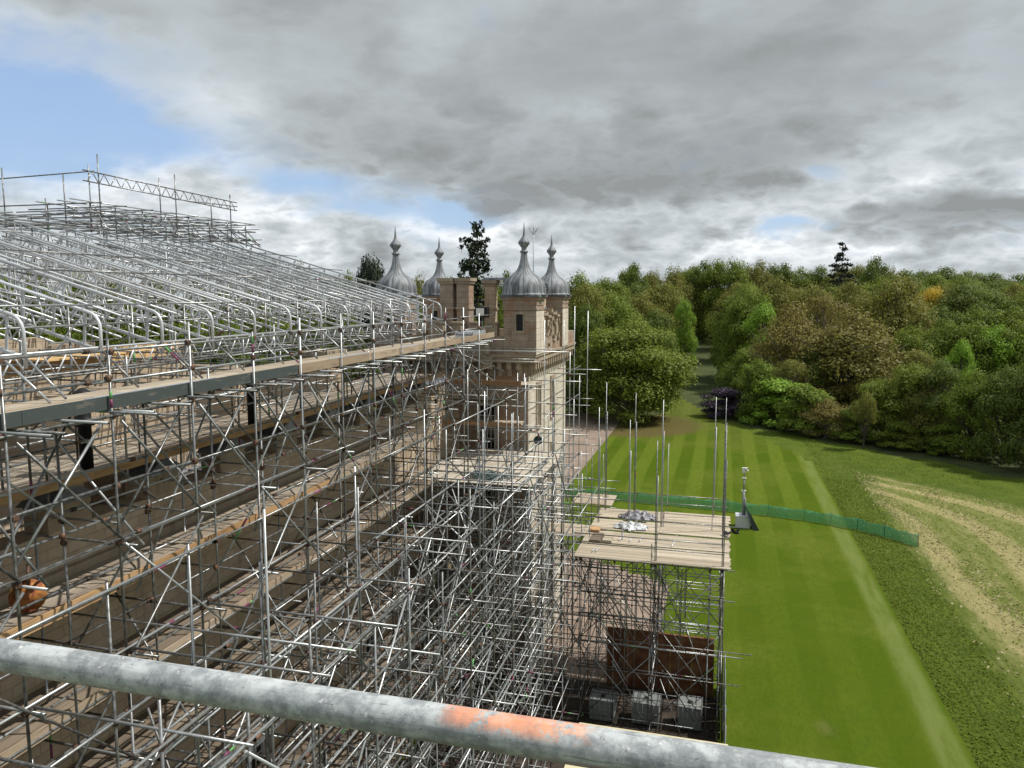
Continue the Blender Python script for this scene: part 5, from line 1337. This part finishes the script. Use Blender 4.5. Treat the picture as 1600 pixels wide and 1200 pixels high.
    # --- behind the castle
    left = [('green', 800, 135, 425, 50), ('thin1', 792, 150, 419, 44), ('green', 770, 140, 430, 60), ('dark', 740, 150, 428, 50), ('green', 705, 150, 432, 50), ('thin0', 655, 130, 424, 36), ('olive', 650, 145, 432, 50), ('green', 620, 150, 435, 60), ('dark', 590, 140, 428, 70), ('green', 545, 135, 420, 50), ('green', 510, 140, 428, 60), ('olive', 470, 120, 408, 60), ('green', 440, 130, 420, 70), ('green', 400, 120, 425, 80), ('green', 350, 125, 430, 90), ('dark', 300, 115, 430, 90), ('green', 240, 120, 425, 90), ('green', 180, 115, 420, 90), ('green', 120, 115, 420, 90), ('green', 60, 112, 415, 90), ('green', 0, 110, 415, 90),
            ('green', 420, 98, 480, 90), ('dark', 480, 95, 485, 90), ('green', 540, 98, 478, 90), ('green', 600, 98, 480, 80), ('dark', 660, 100, 470, 80), ('green', 350, 92, 485, 90), ('green', 290, 92, 480, 90), ('dark', 730, 100, 470, 70), ('green', 790, 105, 465, 70), ('green', 850, 110, 450, 70), ('dark', 860, 125, 430, 60)]
    run(left, 'tree in the belt of woodland behind the castle roofs', 'trees behind the castle roofs')
    # distant filler trees so the wood closes up
    fill = []
    for k in range(46):
        fill.append((q.choice(('green', 'dark', 'olive', 'green')), q.uniform(900, 1640) if k % 4 else q.uniform(380, 880), q.uniform(190, 235), q.uniform(438, 452), q.uniform(60, 90)))
    fill = [f for f in fill if not (1050 < f[1] < 1120)]
    run(fill, 'tree deep in the wood with only its upper crown showing', 'trees deep in the wood')
    for c, t in PROTO.values():
        bpy.data.objects.remove(c); bpy.data.objects.remove(t)
build_trees()
def build_tufts():
    rs = np.random.RandomState(8)
    def blades(name, m, X, Y, Z, hgt_, wid, lean, label):
        n = len(X); a = rs.uniform(0, 2*np.pi, n); h = hgt_*rs.uniform(.5, 1.4, n); w = wid*rs.uniform(.6, 1.4, n)
        dx, dy = np.cos(a)*w, np.sin(a)*w; lx, ly = -np.sin(a)*h*lean*rs.uniform(-1, 1, n), np.cos(a)*h*lean*rs.uniform(-1, 1, n)
        V = np.stack([np.stack([X-dx, Y-dy, Z], 1), np.stack([X+dx, Y+dy, Z], 1), np.stack([X+dx*.5+lx, Y+dy*.5+ly, Z+h], 1), np.stack([X-dx*.5+lx*1.1, Y-dy*.5+ly*1.1, Z+h*.95], 1)], 1).reshape(-1, 3)
        o = mesh_quads(name, V, m); o['kind'] = 'stuff'; o['label'] = label
    n = 16000                                        # uncut grass between lawn and hay
    Y = rs.uniform(18, 112, n); X = 11.1+rs.random_sample(n)**1.2*np.where(Y > 88, 16, 3.6)
    top = 93.0-np.maximum(X-15, 0)*.93
    k = (X < 15.2) | (Y > top+.5); k &= Y < 112-(X-9)*1.0
    blades('grass_tufts', 'tuft', X[k], Y[k], np.full(k.sum(), .04), .09, .05, 1.2, 'uncut green grass between the lawn and the hay field')
    n = 52000                                        # hay and stubble
    Y = rs.uniform(18, 93, n); X = 14.2+rs.random_sample(n)**1.1*34
    a = X+np.clip((Y-70)/26, 0, 1)*(Y-70)*.9*0
    rowv = np.sin(2*np.pi*(X+1.3*np.sin(Y*.09))/5.2)
    k = (Y < 92.5-np.maximum(X-15, 0)*.93) & (rs.random_sample(n) < .12+.7*(rowv > 0.25))
    blades('hay_clippings', 'straw', X[k], Y[k], np.full(k.sum(), .05), .05, .07, 3.0, 'loose dry hay and stubble lying in rows on the mown field')
    n = 4000
    Y = rs.uniform(18, 93, n); X = 14.5+rs.random_sample(n)*34; k = Y < 92.5-np.maximum(X-15, 0)*.93
    blades('stubble_grass', 'tuft', X[k], Y[k], np.full(k.sum(), .05), .09, .06, 1.2, 'short green regrowth between the hay rows')
build_tufts()
